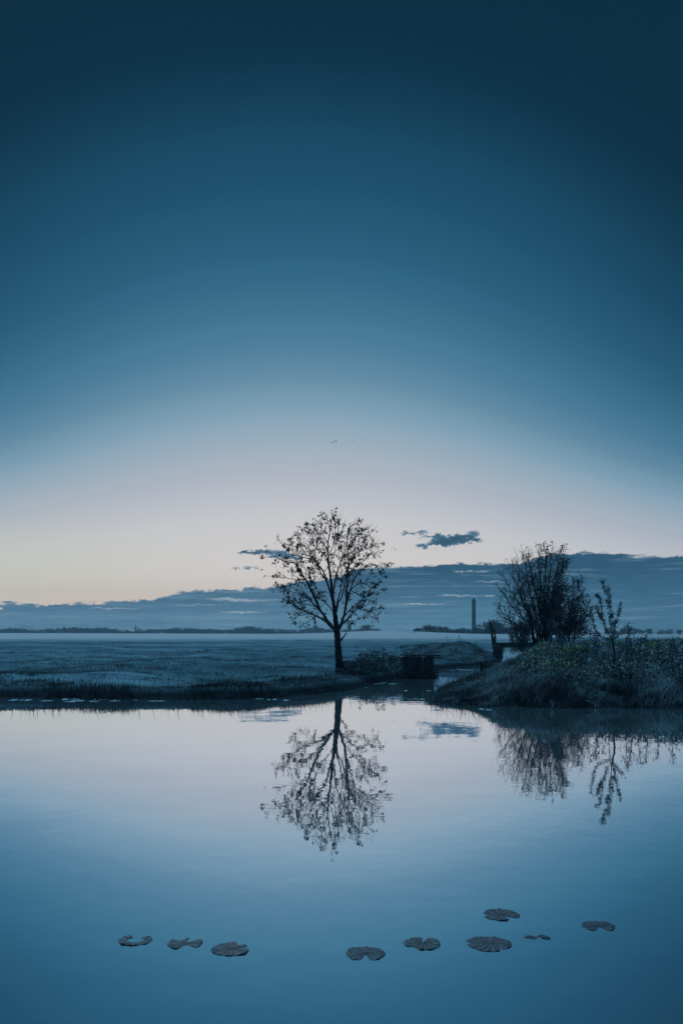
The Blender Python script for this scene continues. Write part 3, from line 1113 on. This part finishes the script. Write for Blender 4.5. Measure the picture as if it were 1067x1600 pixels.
def bridge():
    Yb = 37.5
    xa, xb = P(772, 1008, Yb).x, P(850, 1008, Yb).x
    zt = P(800, 1005.2, Yb).z
    r = empty('footbridge', ((xa + xb) / 2, Yb, 0), 'low dark timber footbridge crossing the ditch below the big bush', 'bridge')
    mb = MB()
    n = 16
    for i in range(n):
        mb.box((xa + (xb - xa) * (i + .5) / n, Yb + random.uniform(-.02, .02), zt + random.uniform(-.008, .008)), ((xb - xa) / n * .95, 1.25, .05))
    mb.build('deck', M_wood, r)
    for dy in (-.5, .5):
        mb = MB()
        mb.box(((xa + xb) / 2, Yb + dy, zt - .145), (xb - xa, .12, .235))
        mb.build('beam', M_wood, r)
    for xx in (xa + .35, xb - .35):
        for dy in (-.36, .36):
            mb = MB()
            mb.tube([(xx, Yb + dy, -.9), (xx, Yb + dy, zt - .03)], .07, 9)
            mb.build('pile', M_wood, r)


bridge()


def rough_post(px0, py0, px1, py1, Yp, r0, r1, label, notch):
    a, b = P(px0, py0, Yp), P(px1, py1, Yp)
    gz = ground_z(a.x, Yp)
    a.z = gz
    r = empty('leaning_post', a, label, 'post', None)
    mb = MB()
    pp = spline([a - Vector((0, 0, .25)), a.lerp(b, .35) + Vector((.02, 0, 0)), a.lerp(b, .7), b], 5, .010)
    rr = [r0 + (r1 - r0) * i / (len(pp) - 1) for i in range(len(pp))]
    rr = [q * random.uniform(.88, 1.1) for q in rr]
    rr[-1] *= .55
    mb.tube(pp, rr, 9)
    mb.build('shaft', M_wood, r, True)
    mb = MB()
    k = int(len(pp) * notch)
    mb.tube([pp[k], pp[k] + Vector((.09, -.02, .10)), pp[k] + Vector((.10, -.02, .22))], [.03, .022, .012], 6)
    mb.build('snag', M_wood, r)


rough_post(773.5, 1019, 765.5, 971, 35.6, .095, .062, 'taller leaning weathered post beside the footbridge', .75)
rough_post(777, 1019, 771.5, 982, 35.4, .08, .05, 'shorter broken post close behind the taller leaning one', .6)
mb = MB()
c0 = P(775.5, 1018, 35.1)
st_ = empty('timber_stump', (c0.x, 35.1, ground_z(c0.x, 35.1)), 'thick squat timber stump at the foot of the leaning posts', 'stump')
mb.tube([(c0.x + .05, 35.1, ground_z(c0.x, 35.1) - .2), (c0.x + .05, 35.1, .9), (c0.x + .03, 35.1, .98), (c0.x + .03, 35.1, 1.02)], [.19, .17, .16, .11], 11)
mb.build('stump_wood', M_wood, st_)


# fallen branches and a drifting stem at the water's edge on the right
def fallen(pts, r, label, forks):
    pts = [P(*p) for p in pts]
    o = empty('fallen_branch', pts[0], label, 'branch')
    mb = MB()
    pp = spline(pts, 5, .006)
    mb.tube(pp, taper(len(pp), r, r * .45), 6)
    for f in forks:
        mb.tube(spline([P(*p) for p in f], 4, .004), taper(4 * (len(f) - 1) + 1 if len(f) > 2 else 5, r * .6, r * .25), 5)
    mb.build('wood', M_woodpale, o, True)


fallen([(812, 1079, 13.7), (826, 1087, 13.4), (838, 1096, 13.15), (841, 1106, 13.0)], .022,
       'pale bent fallen branch sloping from the grass into the pond', [[(838, 1096, 13.15), (846, 1103, 13.0), (850, 1106, 12.95)], [(838, 1096, 13.15), (834, 1109, 12.9)]])
fallen([(917, 1095, 13.0), (926, 1099, 12.9), (934, 1103, 12.85)], .014,
       'small pale forked branch poking out over the water at right', [[(926, 1099, 12.9), (932, 1096, 12.9), (937, 1096, 12.9)], [(932, 1102, 12.85), (933, 1110, 12.7)]])
fallen([(861, 1094, 13.0), (864, 1102, 12.9), (863, 1110, 12.75)], .012,
       'thin upright crooked twig rising from the water between two fallen branches', [[(864, 1102, 12.9), (870, 1098, 12.9)], [(863, 1104, 12.85), (868, 1107, 12.8)]])
fallen([(888, 1104.8, 13.25), (870, 1104.6, 13.27), (848, 1104.2, 13.3), (842, 1104, 13.3)], .008,
       'long thin reed stem lying along the waterline of the right bank', [])
fallen([(888, 1105.6, 13.15), (905, 1105.4, 13.17), (928, 1105, 13.2)], .007,
       'second thin reed stem floating end to end with the longer one', [])

# pale frosty scum floating near the banks
M_foam = mat_noise('floating_scum', (.35, .50, .56), (.62, .72, .74), 12, .6)


def foam(L):
    vs, fs = [], []
    mb = MB()
    for px, py, w in L:
        x, y = W(px, py)
        ww = w / F * y
        n = 18
        ph = random.uniform(0, 6)
        d = .05 + .05 * random.random() + .02 * ww
        ring = []
        for i in range(n):
            a = 2 * PI * i / n
            k = 1 + .3 * math.sin(3 * a + ph) + .2 * math.sin(7 * a + ph * 2)
            ring.append((x + math.cos(a) * ww / 2 * k, y + math.sin(a) * d * k, .004))
        low = [(a, b, -.004) for a, b, c in ring]
        mb.add(ring + low, [tuple(range(n))] + [(i, i + n, (i + 1) % n + n, (i + 1) % n) for i in range(n)])
    return mb


L = []
random.seed(21)
for a, b, c, n in ((20, 120, 1094.6, 9), (95, 165, 1092.5, 8), (110, 150, 1096, 4), (168, 190, 1095.3, 3), (208, 222, 1093.2, 2), (232, 258, 1095.6, 2),
                   (393, 412, 1092.8, 2), (414, 430, 1094.2, 2), (440, 448, 1094.5, 1), (556, 574, 1074, 3), (580, 622, 1068.3, 6), (624, 636, 1079.6, 2),
                   (665, 672, 1079.5, 1), (618, 634, 1090.5, 2), (640, 668, 1092.5, 4), (600, 610, 1091.8, 1), (655, 664, 1059, 2), (752, 768, 1109, 2), (680, 700, 1110, 2), (690, 742, 1047, 5)):
    for _ in range(n):
        L.append((random.uniform(a, b), c + random.gauss(0, .5), random.uniform(5, 16) * (.6 if b - a < 20 else 1)))
tag(foam(L).build('scum', M_foam), 'pale frosty scum drifting in streaks by the banks', None, None, 'stuff')


# ------------------------------------------------------------------ lily pads
def M_lily():
    m, q, bs = new_mat('lily_leaf')
    tc = q.node('ShaderNodeTexCoord')
    sp = q.node('ShaderNodeSeparateXYZ')
    q.t.links.new(tc.outputs['Object'], sp.inputs[0])
    x, y = S(q, sp.outputs[0]), S(q, sp.outputs[1])
    an = q.m('ARCTAN2', y, x)
    r_ = q.m('SQRT', x * x + y * y)
    n = q.noise(tc.outputs['Object'], 22, 5, .65)
    vein = q.m('ABSOLUTE', q.m('SINE', an * 8.0 + n * 2.0))
    vein = 1.0 - q.step(vein, .02, .22)
    c = q.mix(q.step(n, .35, .7), (.006, .016, .024, 1), (.04, .08, .10, 1))
    band = q.step(q.m('SINE', an * 16.0 + n * 5.0 + r_ * 40.0), .1, .9)
    c = q.mix(band * .6, c, (.14, .26, .33, 1))  # light on the folds painted into the leaf colour as pale bands
    c = q.mix(vein * .5, c, (.006, .014, .02, 1))
    bs.inputs['Metallic'].default_value = 0
    q.put(bs.inputs['Base Color'], c)
    bs.inputs['Roughness'].default_value = .3
    bs.inputs['Specular IOR Level'].default_value = .45
    bn = q.node('ShaderNodeBump')
    bn.inputs['Distance'].default_value = .03
    q.put(bn.inputs['Height'], n * .5 + band * .35)
    q.t.links.new(bn.outputs[0], bs.inputs['Normal'])
    return m


ML = M_lily()


def lily(px, py, wpx, notch, open_, label, seed, yr=1.0, curl=.5, missing=(), inner=0.0, fold=1.0):
    """notch: direction of the cleft (0 = right, 90 = away), open_: half angle of the cleft; missing: (angle, half width, inner radius) bites"""
    rr = random.Random(seed)
    x, y = W(px, py)
    R = wpx / F * y / 2
    root = empty('lily_pad', (x, y, 0), label, 'water lily leaf', 'lily pads in the foreground')
    na, nr = 96, 12
    ph = [rr.uniform(0, 6.3) for _ in range(6)]
    V_, F_ = [], []
    ths = [math.radians(notch + open_) + (2 * PI - 2 * math.radians(open_)) * i / (na - 1) for i in range(na)]

    def zed(th, s):
        nv = 8
        z = .0036 * fold * math.sin(nv * th + ph[0]) * s * (1 - .2 * s)
        z += .0020 * fold * math.sin(13 * th + ph[1]) * s * s
        c = math.sin(2 * th + ph[2]) * .5 + math.sin(3 * th + ph[3]) * .5
        z += curl * .010 * max(0, c) * s ** 4
        z += .0003 * math.sin(23 * th + ph[4] + 6 * s)
        return max(.0012, .0022 + z * .55)
    for i, th in enumerate(ths):
        edge = 1 + .03 * math.sin(3 * th + ph[4]) + .012 * math.sin(17 * th + ph[5]) + .008 * math.sin(31 * th)
        for a, hw, ir in missing:
            dlt = (math.degrees(th) - a + 180) % 360 - 180
            if abs(dlt) < hw:
                f = 1 - (abs(dlt) / hw) ** 2
                edge = min(edge, edge - (edge - ir) * min(1, f * 1.8))
        near_n = min(i, na - 1 - i) / na
        edge *= 1 - .18 * math.exp(-near_n * 40)
        for j in range(nr + 1):
            s = j / nr
            e = edge * (inner + (1 - inner) * s)
            V_.append((math.cos(th) * R * e, math.sin(th) * R * e * yr, zed(th, e)))
    m_ = (nr + 1)
    for i in range(na - 1):
        for j in range(nr):
            F_.append((i * m_ + j, i * m_ + j + 1, (i + 1) * m_ + j + 1, (i + 1) * m_ + j))
    nV = len(V_)
    V2 = V_ + [(a, b, -.002) for a, b, c in V_]
    F2 = F_ + [tuple(k + nV for k in f[::-1]) for f in F_]
    rim = [i * m_ + nr for i in range(na)]
    for a, b in zip(rim[:-1], rim[1:]):
        F2.append((a, a + nV, b + nV, b))
    for i in (0, na - 1):
        for j in range(nr):
            a, b = i * m_ + j, i * m_ + j + 1
            F2.append((a, b, b + nV, a + nV) if i else (a, a + nV, b + nV, b))
    mb = MB()
    mb.add(V2, F2)
    o = mb.build('leaf_blade', ML, None, True)
    o.parent = root
    sb = MB()
    sb.tube([(0, 0, -.003), (.01, .02, -.12), (.04, .08, -.4)], [.004, .004, .004], 6)
    s_ = sb.build('leaf_stalk', ML, None)
    s_.parent = root


lily(212, 1469.5, 52, 84, 38, 'crescent-shaped lily pad with its middle eaten away, farthest left', 1, 1.0, .9, inner=.52, fold=1.2)
lily(289.5, 1475, 54, 62, 20, 'lily pad with two ragged bites, second from the left', 2, 1.0, .9, ((285, 34, .25), (120, 25, .6)))
lily(361, 1484, 60, 14, 9, 'lily pad with a pale folded corner and cleft, third from the left', 3, 1.0, .8, ((60, 20, .7),))
lily(571, 1491.5, 61, 268, 16, 'lily pad with deep folds nearest the viewer at bottom centre', 4, 1.0, .5)
lily(660, 1475, 57, 75, 10, 'rounded lily pad with a small cleft at its far side, right of centre', 5, 1.0, .5, ((230, 22, .8),))
lily(764, 1476, 70, 300, 4, 'largest lily pad, a nearly whole flat oval leaf', 6, .95, .35, ((172, 10, .8),))
lily(783, 1430.5, 57, 305, 14, 'lily pad with a raised fold, farthest from the viewer', 7, 1.0, .8, ((178, 14, .75),))
lily(935, 1448.5, 50, 268, 24, 'butterfly-shaped lily pad with a broad cleft, farthest right', 8, 1.0, .6)


def sunken():
    x, y = W(839, 1466)
    root = empty('curled_leaf', (x, y, 0), 'half-sunken curled leaf showing as two dark slivers near the farthest right pad', 'leaf')
    for dx, L, h, r in ((-.035, .065, .003, .012), (.035, .06, .007, -.35)):
        mb = MB()
        n = 10
        v, f = [], []
        for i in range(n + 1):
            t = i / n
            w = .016 * math.sin(PI * min(1, t * .9 + .08)) + .002
            cx = dx + (t - .5) * L
            cz = h * math.sin(PI * t) + .001
            cy = r * (t - .5) * .06 + .008 * math.sin(5 * t)
            v += [(cx, cy - w, cz - .004), (cx, cy, cz + .006), (cx, cy + w, cz)]
        for i in range(n):
            for k in (0, 1):
                f.append((i * 3 + k, (i + 1) * 3 + k, (i + 1) * 3 + k + 1, i * 3 + k + 1))
        v2 = v + [(a, b, c - .003) for a, b, c in v]
        f2 = f + [tuple(q_ + len(v) for q_ in g[::-1]) for g in f]
        mb.add(v2, f2)
        o = mb.build('leaf_sliver', ML, None, True)
        o.parent = root


sunken()


# ------------------------------------------------------------------ birds
def bird(px, py, Yb, L, flap, rz, label):
    c = P(px, py, Yb)
    mb = MB()
    n = 9
    # body: one lofted surface, the wings drawn out of its sides
    for s in (-1, 1):
        pass
    prof = [(-.5, .004), (-.42, .03), (-.28, .06), (-.05, .085), (.15, .08), (.3, .05), (.38, .045), (.45, .03), (.52, .006)]
    mb.tube([(a * L, 0, .01 * L * math.sin(a * 4)) for a, b in prof], [b * L for a, b in prof], 8)
    for s in (-1, 1):
        ring = []
        for (sx, sy) in ((.18, .0), (.16, .35), (.02, .75), (-.12, 1.0), (-.14, .7), (-.12, .3), (-.18, .0)):
            z = (flap * (sy if sy < .4 else .4 + (sy - .4) * .4)) * L
            ring.append((sx * L, s * (sy * .85 + .03) * L, z + .02 * L))
        low = [(a, b, d - .025 * L) for a, b, d in ring]
        k = len(ring)
        fs = [tuple(range(k)), tuple(range(2 * k - 1, k - 1, -1))] + [(i, i + k, (i + 1) % k + k, (i + 1) % k) for i in range(k)]
        mb.add(ring + low, fs)
    v = [(-.45 * L, 0, .005), (-.62 * L, .09 * L, .0), (-.62 * L, -.09 * L, 0), (-.45 * L, 0, -.015 * L), (-.62 * L, .09 * L, -.012 * L), (-.62 * L, -.09 * L, -.012 * L)]
    mb.add(v, [(0, 1, 2), (5, 4, 3), (0, 3, 4, 1), (1, 4, 5, 2), (2, 5, 3, 0)])
    o = mb.build('flying_bird', M_bird, None)
    o.location = c
    o.rotation_euler = (0, 0, rz)
    tag(o, label, 'bird', 'birds crossing the sky')


bird(519, 691, 62, .27, .15, .1, 'leading of the two nearer tiny birds, wings level, high above the tree')
bird(524.5, 690, 60, .25, .5, .3, 'darkest tiny bird with raised wings, right of the leading one')
bird(549.5, 690, 120, .33, .2, .1, 'fainter distant bird, left one of the pair farther right')
bird(555, 689, 125, .36, .3, .2, 'fainter distant bird, right one of the pair farther right')


# ------------------------------------------------------------------ far distance
def far_crown(seed, w=1.0, h=1.0, n=420, lobes=9, bare=0.0):
    """leaf clumps through several lobes; returns points in a unit box (height 1)"""
    r = np.random.default_rng(seed)
    pts = []
    for k in range(lobes):
        a = r.uniform(0, 2 * PI)
        rad = r.uniform(0, .33)
        c = np.array([math.cos(a) * rad * w, math.sin(a) * rad * w, r.uniform(.32, .74)])
        s = np.array([.24 * w, .24 * w, .22]) * r.uniform(.7, 1.15)
        d = r.normal(0, 1, (n // lobes, 3))
        d /= np.linalg.norm(d, axis=1)[:, None]
        pts.append(c + d * s * r.uniform(.35, 1.0, (len(d), 1)))
    p = np.concatenate(pts)
    p[:, 2] = np.clip(p[:, 2], .03, 1.0)
    return p


def far_tree_proto(seed, w, leaf, n=420, lobes=9, low=True):
    r = empty('distant_tree', (0, 0, 0), '', 'tree')
    mb = MB()
    mb.tube([(0, 0, -.02), (.01, 0, .3), (0, .01, .6)], [.035, .028, .015], 6)
    for k in range(4):
        a = k * 1.6 + seed
        mb.tube([(0, 0, .3), (math.cos(a) * .18 * w, math.sin(a) * .18 * w, .55)], [.018, .008], 5)
    o = mb.build('trunk', M_fartrunk, None)
    o.parent = r
    p = far_crown(seed, w, 1, n, lobes)
    if low:
        q_ = p[: len(p) // 4].copy()
        q_[:, 2] = np.abs(np.random.default_rng(seed).uniform(.0, .3, len(q_)))
        p = np.concatenate([p, q_])
    c = leaves_mesh(p, RNG.uniform(leaf * .6, leaf * 1.3, len(p)), 'crown', M_far, droop=0, long=1.2)
    c.parent = r
    return r


def far_size(o, px, top, Y_, wscale=1.0, gz=.45):
    o.location = ((px - CX) / F * Y_, Y_, gz)
    h = ((EYE - (top - HY) / F * Y_) - gz) * 1.13
    o.scale = (h * wscale, h * wscale, h)
    o.rotation_euler.z = random.uniform(0, 6.28)


random.seed(99)
protos = [far_tree_proto(k, (1.3, 1.7, 1.1, 2.0, 1.5, 1.0)[k], .085) for k in range(6)]
used = set()


def put_tree(px, top, Y_, ws, label, group=None, k=None, name='distant_tree'):
    k = random.randrange(6) if k is None else k
    o = protos[k] if k not in used else copy_tree(protos[k])
    used.add(k)
    o.name = name
    far_size(o, px, top, Y_, ws)
    tag(o, label, 'tree', group)
    return o


# the row along the left horizon, its skyline read off the photo
sky_l = [(-60, 985), (20, 984), (67, 986), (78, 984), (90, 985), (101, 984), (112, 983), (125, 983), (135, 984), (150, 983), (160, 981.5), (170, 984),
         (185, 985), (195, 986), (203, 986), (206, 988.5), (218, 988.5), (222, 986), (230, 985), (240, 984), (250, 985), (262, 984.5), (273, 983), (283, 981.5), (296, 982.5), (306, 984), (318, 985),
         (328, 984), (338, 985.5), (352, 986), (366, 984.5), (378, 982), (388, 981.5), (396, 981), (405, 983), (415, 983.5), (422, 984), (432, 985.5),
         (455, 986), (470, 985), (478, 983), (490, 981.5), (500, 983), (512, 985), (525, 986), (538, 987)]
sky_l = [(a, b - 1.6) for a, b in sky_l]
sx = [a for a, b in sky_l]
sy = [b for a, b in sky_l]
px = -50.0
while px < 545:
    yy = float(np.interp(px, sx, sy)) + random.gauss(0, .8)
    Yd = random.uniform(900, 1050)
    put_tree(px, yy, Yd, random.uniform(1.0, 1.4), 'hazy round tree in the long low tree line along the left horizon', 'tree line on the left horizon')
    px += random.uniform(4.0, 7.0)
# behind the right bank the row goes on
for px, yy in [(905, 985), (930, 986), (948, 984), (955, 980), (962, 986), (975, 982), (984, 979), (992, 981), (1002, 984), (1015, 982), (1030, 984), (1045, 983), (1062, 984), (1080, 983)]:
    put_tree(px, yy, random.uniform(620, 700), random.uniform(1.0, 1.3), 'hazy tree on the right horizon seen through and beside the young sapling', 'tree line on the right horizon')
put_tree(101, 979.5, 880, .45, 'narrow upright tree sticking out of the tree line near the far left', None, 2)
put_tree(573, 975.5, 640, .75, 'broad dome-shaped tree on the horizon right of the church tower', None, 3)
for px, yy in [(556, 984), (562, 983), (585, 982), (592, 985)]:
    put_tree(px, yy, 660, 1.3, 'low tree huddled at the foot of the dome-shaped tree', 'low trees round the dome-shaped tree')
for px, yy in [(604, 986.5), (614, 986), (621, 986.5), (631, 986), (641, 985.5)]:
    put_tree(px, yy, 900, 1.2, 'faint low tree on the horizon between the dome-shaped tree and the nearer copse', 'faint low trees mid horizon')
for px, yy, ws in [(650, 982, 1.2), (657, 980.5, 1.1), (666, 977.5, 1.0), (673, 976.5, 1.0), (680, 978, 1.0), (690, 979, 1.0), (696, 979, .9), (702, 983, 1.2), (708, 984.5, 1.3)]:
    put_tree(px, yy, random.uniform(440, 480), ws, 'hazy tree of the copse rising from the mist left of the chimney', 'misty copse left of the chimney')
put_tree(646, 987, 330, 1.2, 'small lone bush standing in the mist before the copse', None, 0, 'distant_bush')
for px, yy, ws in [(716, 983.5, 1.3), (724, 981.5, 1.2), (732, 983, 1.3), (738, 984, 1.3), (746, 984, 1.3)]:
    put_tree(px, yy, random.uniform(430, 450), ws, 'hazy tree by the foot of the chimney', 'trees at the foot of the chimney')
for px, yy, ws in [(752, 976, .8), (758, 981, 1.0), (764, 972, .8), (770, 969, .8), (777, 974, .9), (784, 972, .9), (792, 974, 1), (800, 972, 1), (812, 974, 1), (826, 972, 1), (840, 974, 1), (858, 975, 1), (876, 976, 1), (890, 980, 1)]:
    put_tree(px, yy, random.uniform(300, 360), ws, 'taller hazy tree in the wood behind the leaning posts and the big bush', 'wood behind the big bush')
for k in range(6):
    if k not in used:
        bpy.data.objects.remove(protos[k])


def base_at(px, Y_, z=.45):
    return Vector(((px - CX) / F * Y_, Y_, z))


def chimney():
    Yc = 520
    b = base_at(740.2, Yc)
    top = P(740, 935.2, Yc).z
    r = empty('chimney', b, 'tall slim factory chimney rising above the misty trees', 'chimney')
    mb = MB()
    w = 6.3 / F * Yc / 2
    H_ = top - b.z
    mb.tube([(b.x, Yc, b.z - .5), (b.x, Yc, b.z + H_ * .3), (b.x, Yc, b.z + H_ * .965)], [w * 1.06, w * 1.0, w * .97], 20)
    mb.build('shaft', M_conc, r)
    mb = MB()
    mb.tube([(b.x, Yc, b.z + H_ * .925), (b.x, Yc, b.z + H_ * .955)], [w * 1.06, w * 1.06], 20)
    mb.build('gallery', M_conc, r)
    mb = MB()
    mb.tube([(b.x, Yc, b.z + H_ * .965), (b.x, Yc, top)], [w * .62, w * .58], 16)
    mb.build('flue_top', M_conc, r)


chimney()


def windmill():
    Yc = 850
    k = Yc / F
    b = base_at(212.3, Yc)
    r = empty('windmill', b, 'small smock windmill with four open sails on the left horizon', 'windmill')
    ht = (HY - 981.5) * k + EYE - b.z
    mb = MB()
    mb.tube([(b.x, Yc, b.z), (b.x, Yc, b.z + ht * .45), (b.x, Yc, b.z + ht * .93)], [2.4 * k, 1.8 * k, 1.15 * k], 8)
    mb.build('tower', M_brick, r)
    mb = MB()
    mb.tube([(b.x, Yc, b.z + ht * .93), (b.x, Yc, b.z + ht * 1.06), (b.x, Yc, b.z + ht * 1.16)], [1.3 * k, 1.1 * k, .3 * k], 8)
    mb.build('cap', M_roof, r)
    mb = MB()
    mb.tube([(b.x, Yc, b.z + ht * .35), (b.x, Yc, b.z + ht * .38)], [2.6 * k, 2.6 * k], 8)
    mb.build('stage', M_wood, r)
    hub = Vector((b.x, Yc - 2.2 * k, b.z + ht))
    for i in range(4):
        a = math.radians(-4 + 90 * i)
        d = Vector((math.cos(a), 0, math.sin(a)))
        t = Vector((-math.sin(a), 0, math.cos(a)))
        L = 5.9 * k
        mb = MB()
        mb.tube([hub, hub + d * L], [.3 * k, .2 * k], 4)
        for s in range(7):
            q0 = hub + d * L * (.22 + .12 * s)
            mb.tube([q0 - t * .1 * k, q0 + t * .8 * k], .12 * k, 3)
        mb.tube([hub + d * L * .2 + t * .8 * k, hub + d * L * .97 + t * .8 * k], .08 * k, 3)
        mb.build('sail', M_wood, r)


windmill()


def church():
    Yc = 800
    k = Yc / F
    b = base_at(545.8, Yc)
    r = empty('church_tower', b, 'hazy church tower with a pointed roof right of the lone tree trunk', 'church tower')
    zt = b.z + (HY - 980.5) * k
    mb = MB()
    mb.tube([(b.x, Yc, b.z), (b.x, Yc, zt)], [3.6 * k, 3.4 * k], 4, True)
    o = mb.build('walls', M_brick, r)
    mb = MB()
    mb.tube([(b.x, Yc, zt + .01), (b.x, Yc, zt + 2.5 * k), (b.x, Yc, zt + 5.2 * k), (b.x, Yc, zt + 7.5 * k), (b.x, Yc, zt + 9 * k)], [3.1 * k, 2.9 * k, 2.0 * k, .9 * k, .12 * k], 8)
    mb.build('roof', M_roof, r)


church()


def house(px, Yc, wpx, hpx, rpx, label, chim):
    k = Yc / F
    b = base_at(px, Yc)
    hz = hpx * k
    r = empty('house', b, label, 'house', None)
    w, d = wpx * k, 8.0
    mb = MB()
    mb.box((b.x, Yc, b.z + hz / 2), (w, d, hz))
    wl = mb.build('walls', M_brick, r)
    mb = MB()
    z0, z1 = b.z + hz + .01, b.z + hz + rpx * k
    o = .3
    x0, x1, y0, y1 = b.x - w / 2 - o, b.x + w / 2 + o, Yc - d / 2 - o, Yc + d / 2 + o
    mb.add([(x0, y0, z0), (x1, y0, z0), (x1, y1, z0), (x0, y1, z0), (x0 + .6, Yc, z1), (x1 - .6, Yc, z1)],
           [(0, 1, 5, 4), (2, 3, 4, 5), (1, 2, 5), (3, 0, 4), (3, 2, 1, 0)])
    mb.build('roof', M_roof, r)
    for cx in chim:
        mb = MB()
        mb.box((b.x + cx * w, Yc, z1 - .2), (.9, .9, 2.2))
        mb.build('chimney', M_brick, r)
    for i in range(3):
        mb = MB()
        mb.box((b.x + w * (-.3 + .3 * i), Yc - d / 2 - .03, b.z + hz * .55), (1.2, .08, 1.4))
        mb.build('window', M_glass, r)


house(448, 840, 16, 6.2, 2.4, 'long low farmhouse in the tree line left of the lone tree', (-.25, .22))
house(716, 470, 9, 6.5, 3.2, 'house with a chimney stack half hidden by trees left of the tall chimney', (-.38,))


def mast(px, top, Yc, label, turbine):
    k = Yc / F
    b = base_at(px, Yc)
    r = empty('wind_turbine' if turbine else 'mast', b, label, 'wind turbine' if turbine else 'mast')
    mb = MB()
    z1 = b.z + (HY - top) * k
    mb.tube([(b.x, Yc, b.z), (b.x, Yc, z1)], [.42 * k * .5, .22 * k * .5], 8)
    mb.build('tower', M_conc, r)
    if turbine:
        mb = MB()
        mb.box((b.x, Yc - .2 * k, z1), (.4 * k, .9 * k, .4 * k))
        mb.build('nacelle', M_conc, r)
        hub = Vector((b.x, Yc - .8 * k, z1))
        for i in range(3):
            a = math.radians(82 + 120 * i)
            mb = MB()
            d = Vector((math.cos(a), 0, math.sin(a)))
            mb.tube([hub, hub + d * 1.5 * k, hub + d * 5.2 * k], [.14 * k, .2 * k, .05 * k], 5)
            mb.build('blade', M_conc, r)
    else:
        for q_ in (.55, .8):
            mb = MB()
            mb.tube([(b.x - .5 * k, Yc, b.z + (z1 - b.z) * q_), (b.x + .5 * k, Yc, b.z + (z1 - b.z) * q_)], .06 * k, 4)
            mb.build('crossarm', M_conc, r)


mast(253, 974, 1300, 'very faint slender wind turbine on the left horizon, right of the windmill', True)
mast(494, 974, 900, 'faint thin mast on the horizon just left of the lone tree trunk', False)


# ------------------------------------------------------------------ ground mist over the far meadow, and the air itself
def vol(name, col, dens, aniso):
    m = bpy.data.materials.new(name)
    m.use_nodes = True
    t = m.node_tree
    t.nodes.clear()
    v = t.nodes.new('ShaderNodeVolumePrincipled')
    v.inputs['Color'].default_value = col
    v.inputs['Density'].default_value = dens
    v.inputs['Anisotropy'].default_value = aniso
    o = t.nodes.new('ShaderNodeOutputMaterial')
    t.links.new(v.outputs[0], o.inputs['Volume'])
    return m


def mist():
    mx = np.concatenate([np.arange(-900, -200, 20), np.arange(-200, 260, 8), np.arange(260, 900, 20)])
    my = np.concatenate([np.arange(92, 200, 5), np.arange(200, 420, 12), np.arange(420, 620, 25)])
    A, B = np.meshgrid(mx, my)
    edge = 96 + 5 * np.sin(A * .03) + 3 * np.sin(A * .011 + 1)
    t = sm((B - edge) / 120) * (1 - sm((B - 560) / 55)) * (1 - sm((np.abs(A) - 800) / 90))
    hgt = 1.35 + .22 * wob(A * .012, B * .008, 0, 4)
    hill = 2.4 * np.exp(-((A - 28) / 38.0) ** 2 - ((B - 380) / 90.0) ** 2)
    top = .47 + .03 + (hgt + hill) * t
    bot = np.full_like(top, .2)
    n1 = A.size
    V_ = np.concatenate([np.stack([A.ravel(), B.ravel(), top.ravel()], 1), np.stack([A.ravel(), B.ravel(), bot.ravel()], 1)])
    ny_, nx_ = A.shape
    id_ = np.arange(n1).reshape(ny_, nx_)
    Qt = np.stack([id_[:-1, :-1].ravel(), id_[:-1, 1:].ravel(), id_[1:, 1:].ravel(), id_[1:, :-1].ravel()], 1)
    Qb = Qt[:, ::-1] + n1
    sd = []
    for line in (id_[0, :], id_[:, -1], id_[-1, ::-1], id_[::-1, 0]):
        a, b = line[:-1], line[1:]
        sd.append(np.stack([a, a + n1, b + n1, b], 1)[:, ::-1])
    o = np_mesh('mist', V_, np.concatenate([Qt, Qb] + sd), vol('mist', (.99, .99, 1, 1), .022, .62))
    tag(o, 'thin white layer of ground mist over the far meadow', None, None, 'stuff')


mist()
hb = MB()
hb.box((0, 600, 49.0), (2600, 1500, 102.0))
tag(hb.build('haze', vol('haze', (.85, .94, 1, 1), .00022, .2)), 'pale blue dawn haze in the air', None, None, 'stuff')


# ------------------------------------------------------------------ labels of the short rows, told by their place in the row
ORD = ('first', 'second', 'third', 'fourth', 'fifth', 'sixth', 'seventh', 'eighth', 'ninth', 'tenth', 'eleventh', 'twelfth',
       'thirteenth', 'fourteenth', 'fifteenth', 'sixteenth')
for g, txt in {'tree line on the right horizon': '%s hazy tree from the left on the right horizon beyond the young sapling',
               'low trees round the dome-shaped tree': '%s low tree from the left at the foot of the dome-shaped tree',
               'faint low trees mid horizon': '%s faint low tree from the left between dome-shaped tree and misty copse',
               'misty copse left of the chimney': '%s hazy tree from the left in the copse left of the chimney',
               'trees at the foot of the chimney': '%s hazy tree from the left around the foot of the chimney',
               'wood behind the big bush': '%s tall hazy tree from the left in the wood behind the posts',
               'weeds beside the lone tree': '%s thin dry weed from the left in the scrub beside the lone tree',
               'weeds on the right bank': '%s thin dry weed from the left along the right bank',
               'weeds on the mound': '%s thin dry weed from the left on the mound by the posts'}.items():
    row = sorted([o for o in COL.objects if o.get('group') == g and o.get('label')], key=lambda o: o.location.x / o.location.y)
    for i_, o in enumerate(row):
        o['label'] = txt % ORD[i_]


# ------------------------------------------------------------------ stretch the layout in depth from the camera, to suit the longer lens
done = set()
for o in list(COL.objects):
    if o.parent is not None or o.type in {'CAMERA', 'LIGHT'}:
        continue
    if o.location.length > 1e-6:
        o.location.y *= K
    elif o.type == 'MESH' and o.data.name not in done:
        done.add(o.data.name)
        co_ = np.empty(len(o.data.vertices) * 3, np.float32)
        o.data.vertices.foreach_get('co', co_)
        co_[1::3] *= K
        o.data.vertices.foreach_set('co', co_)
        o.data.update()
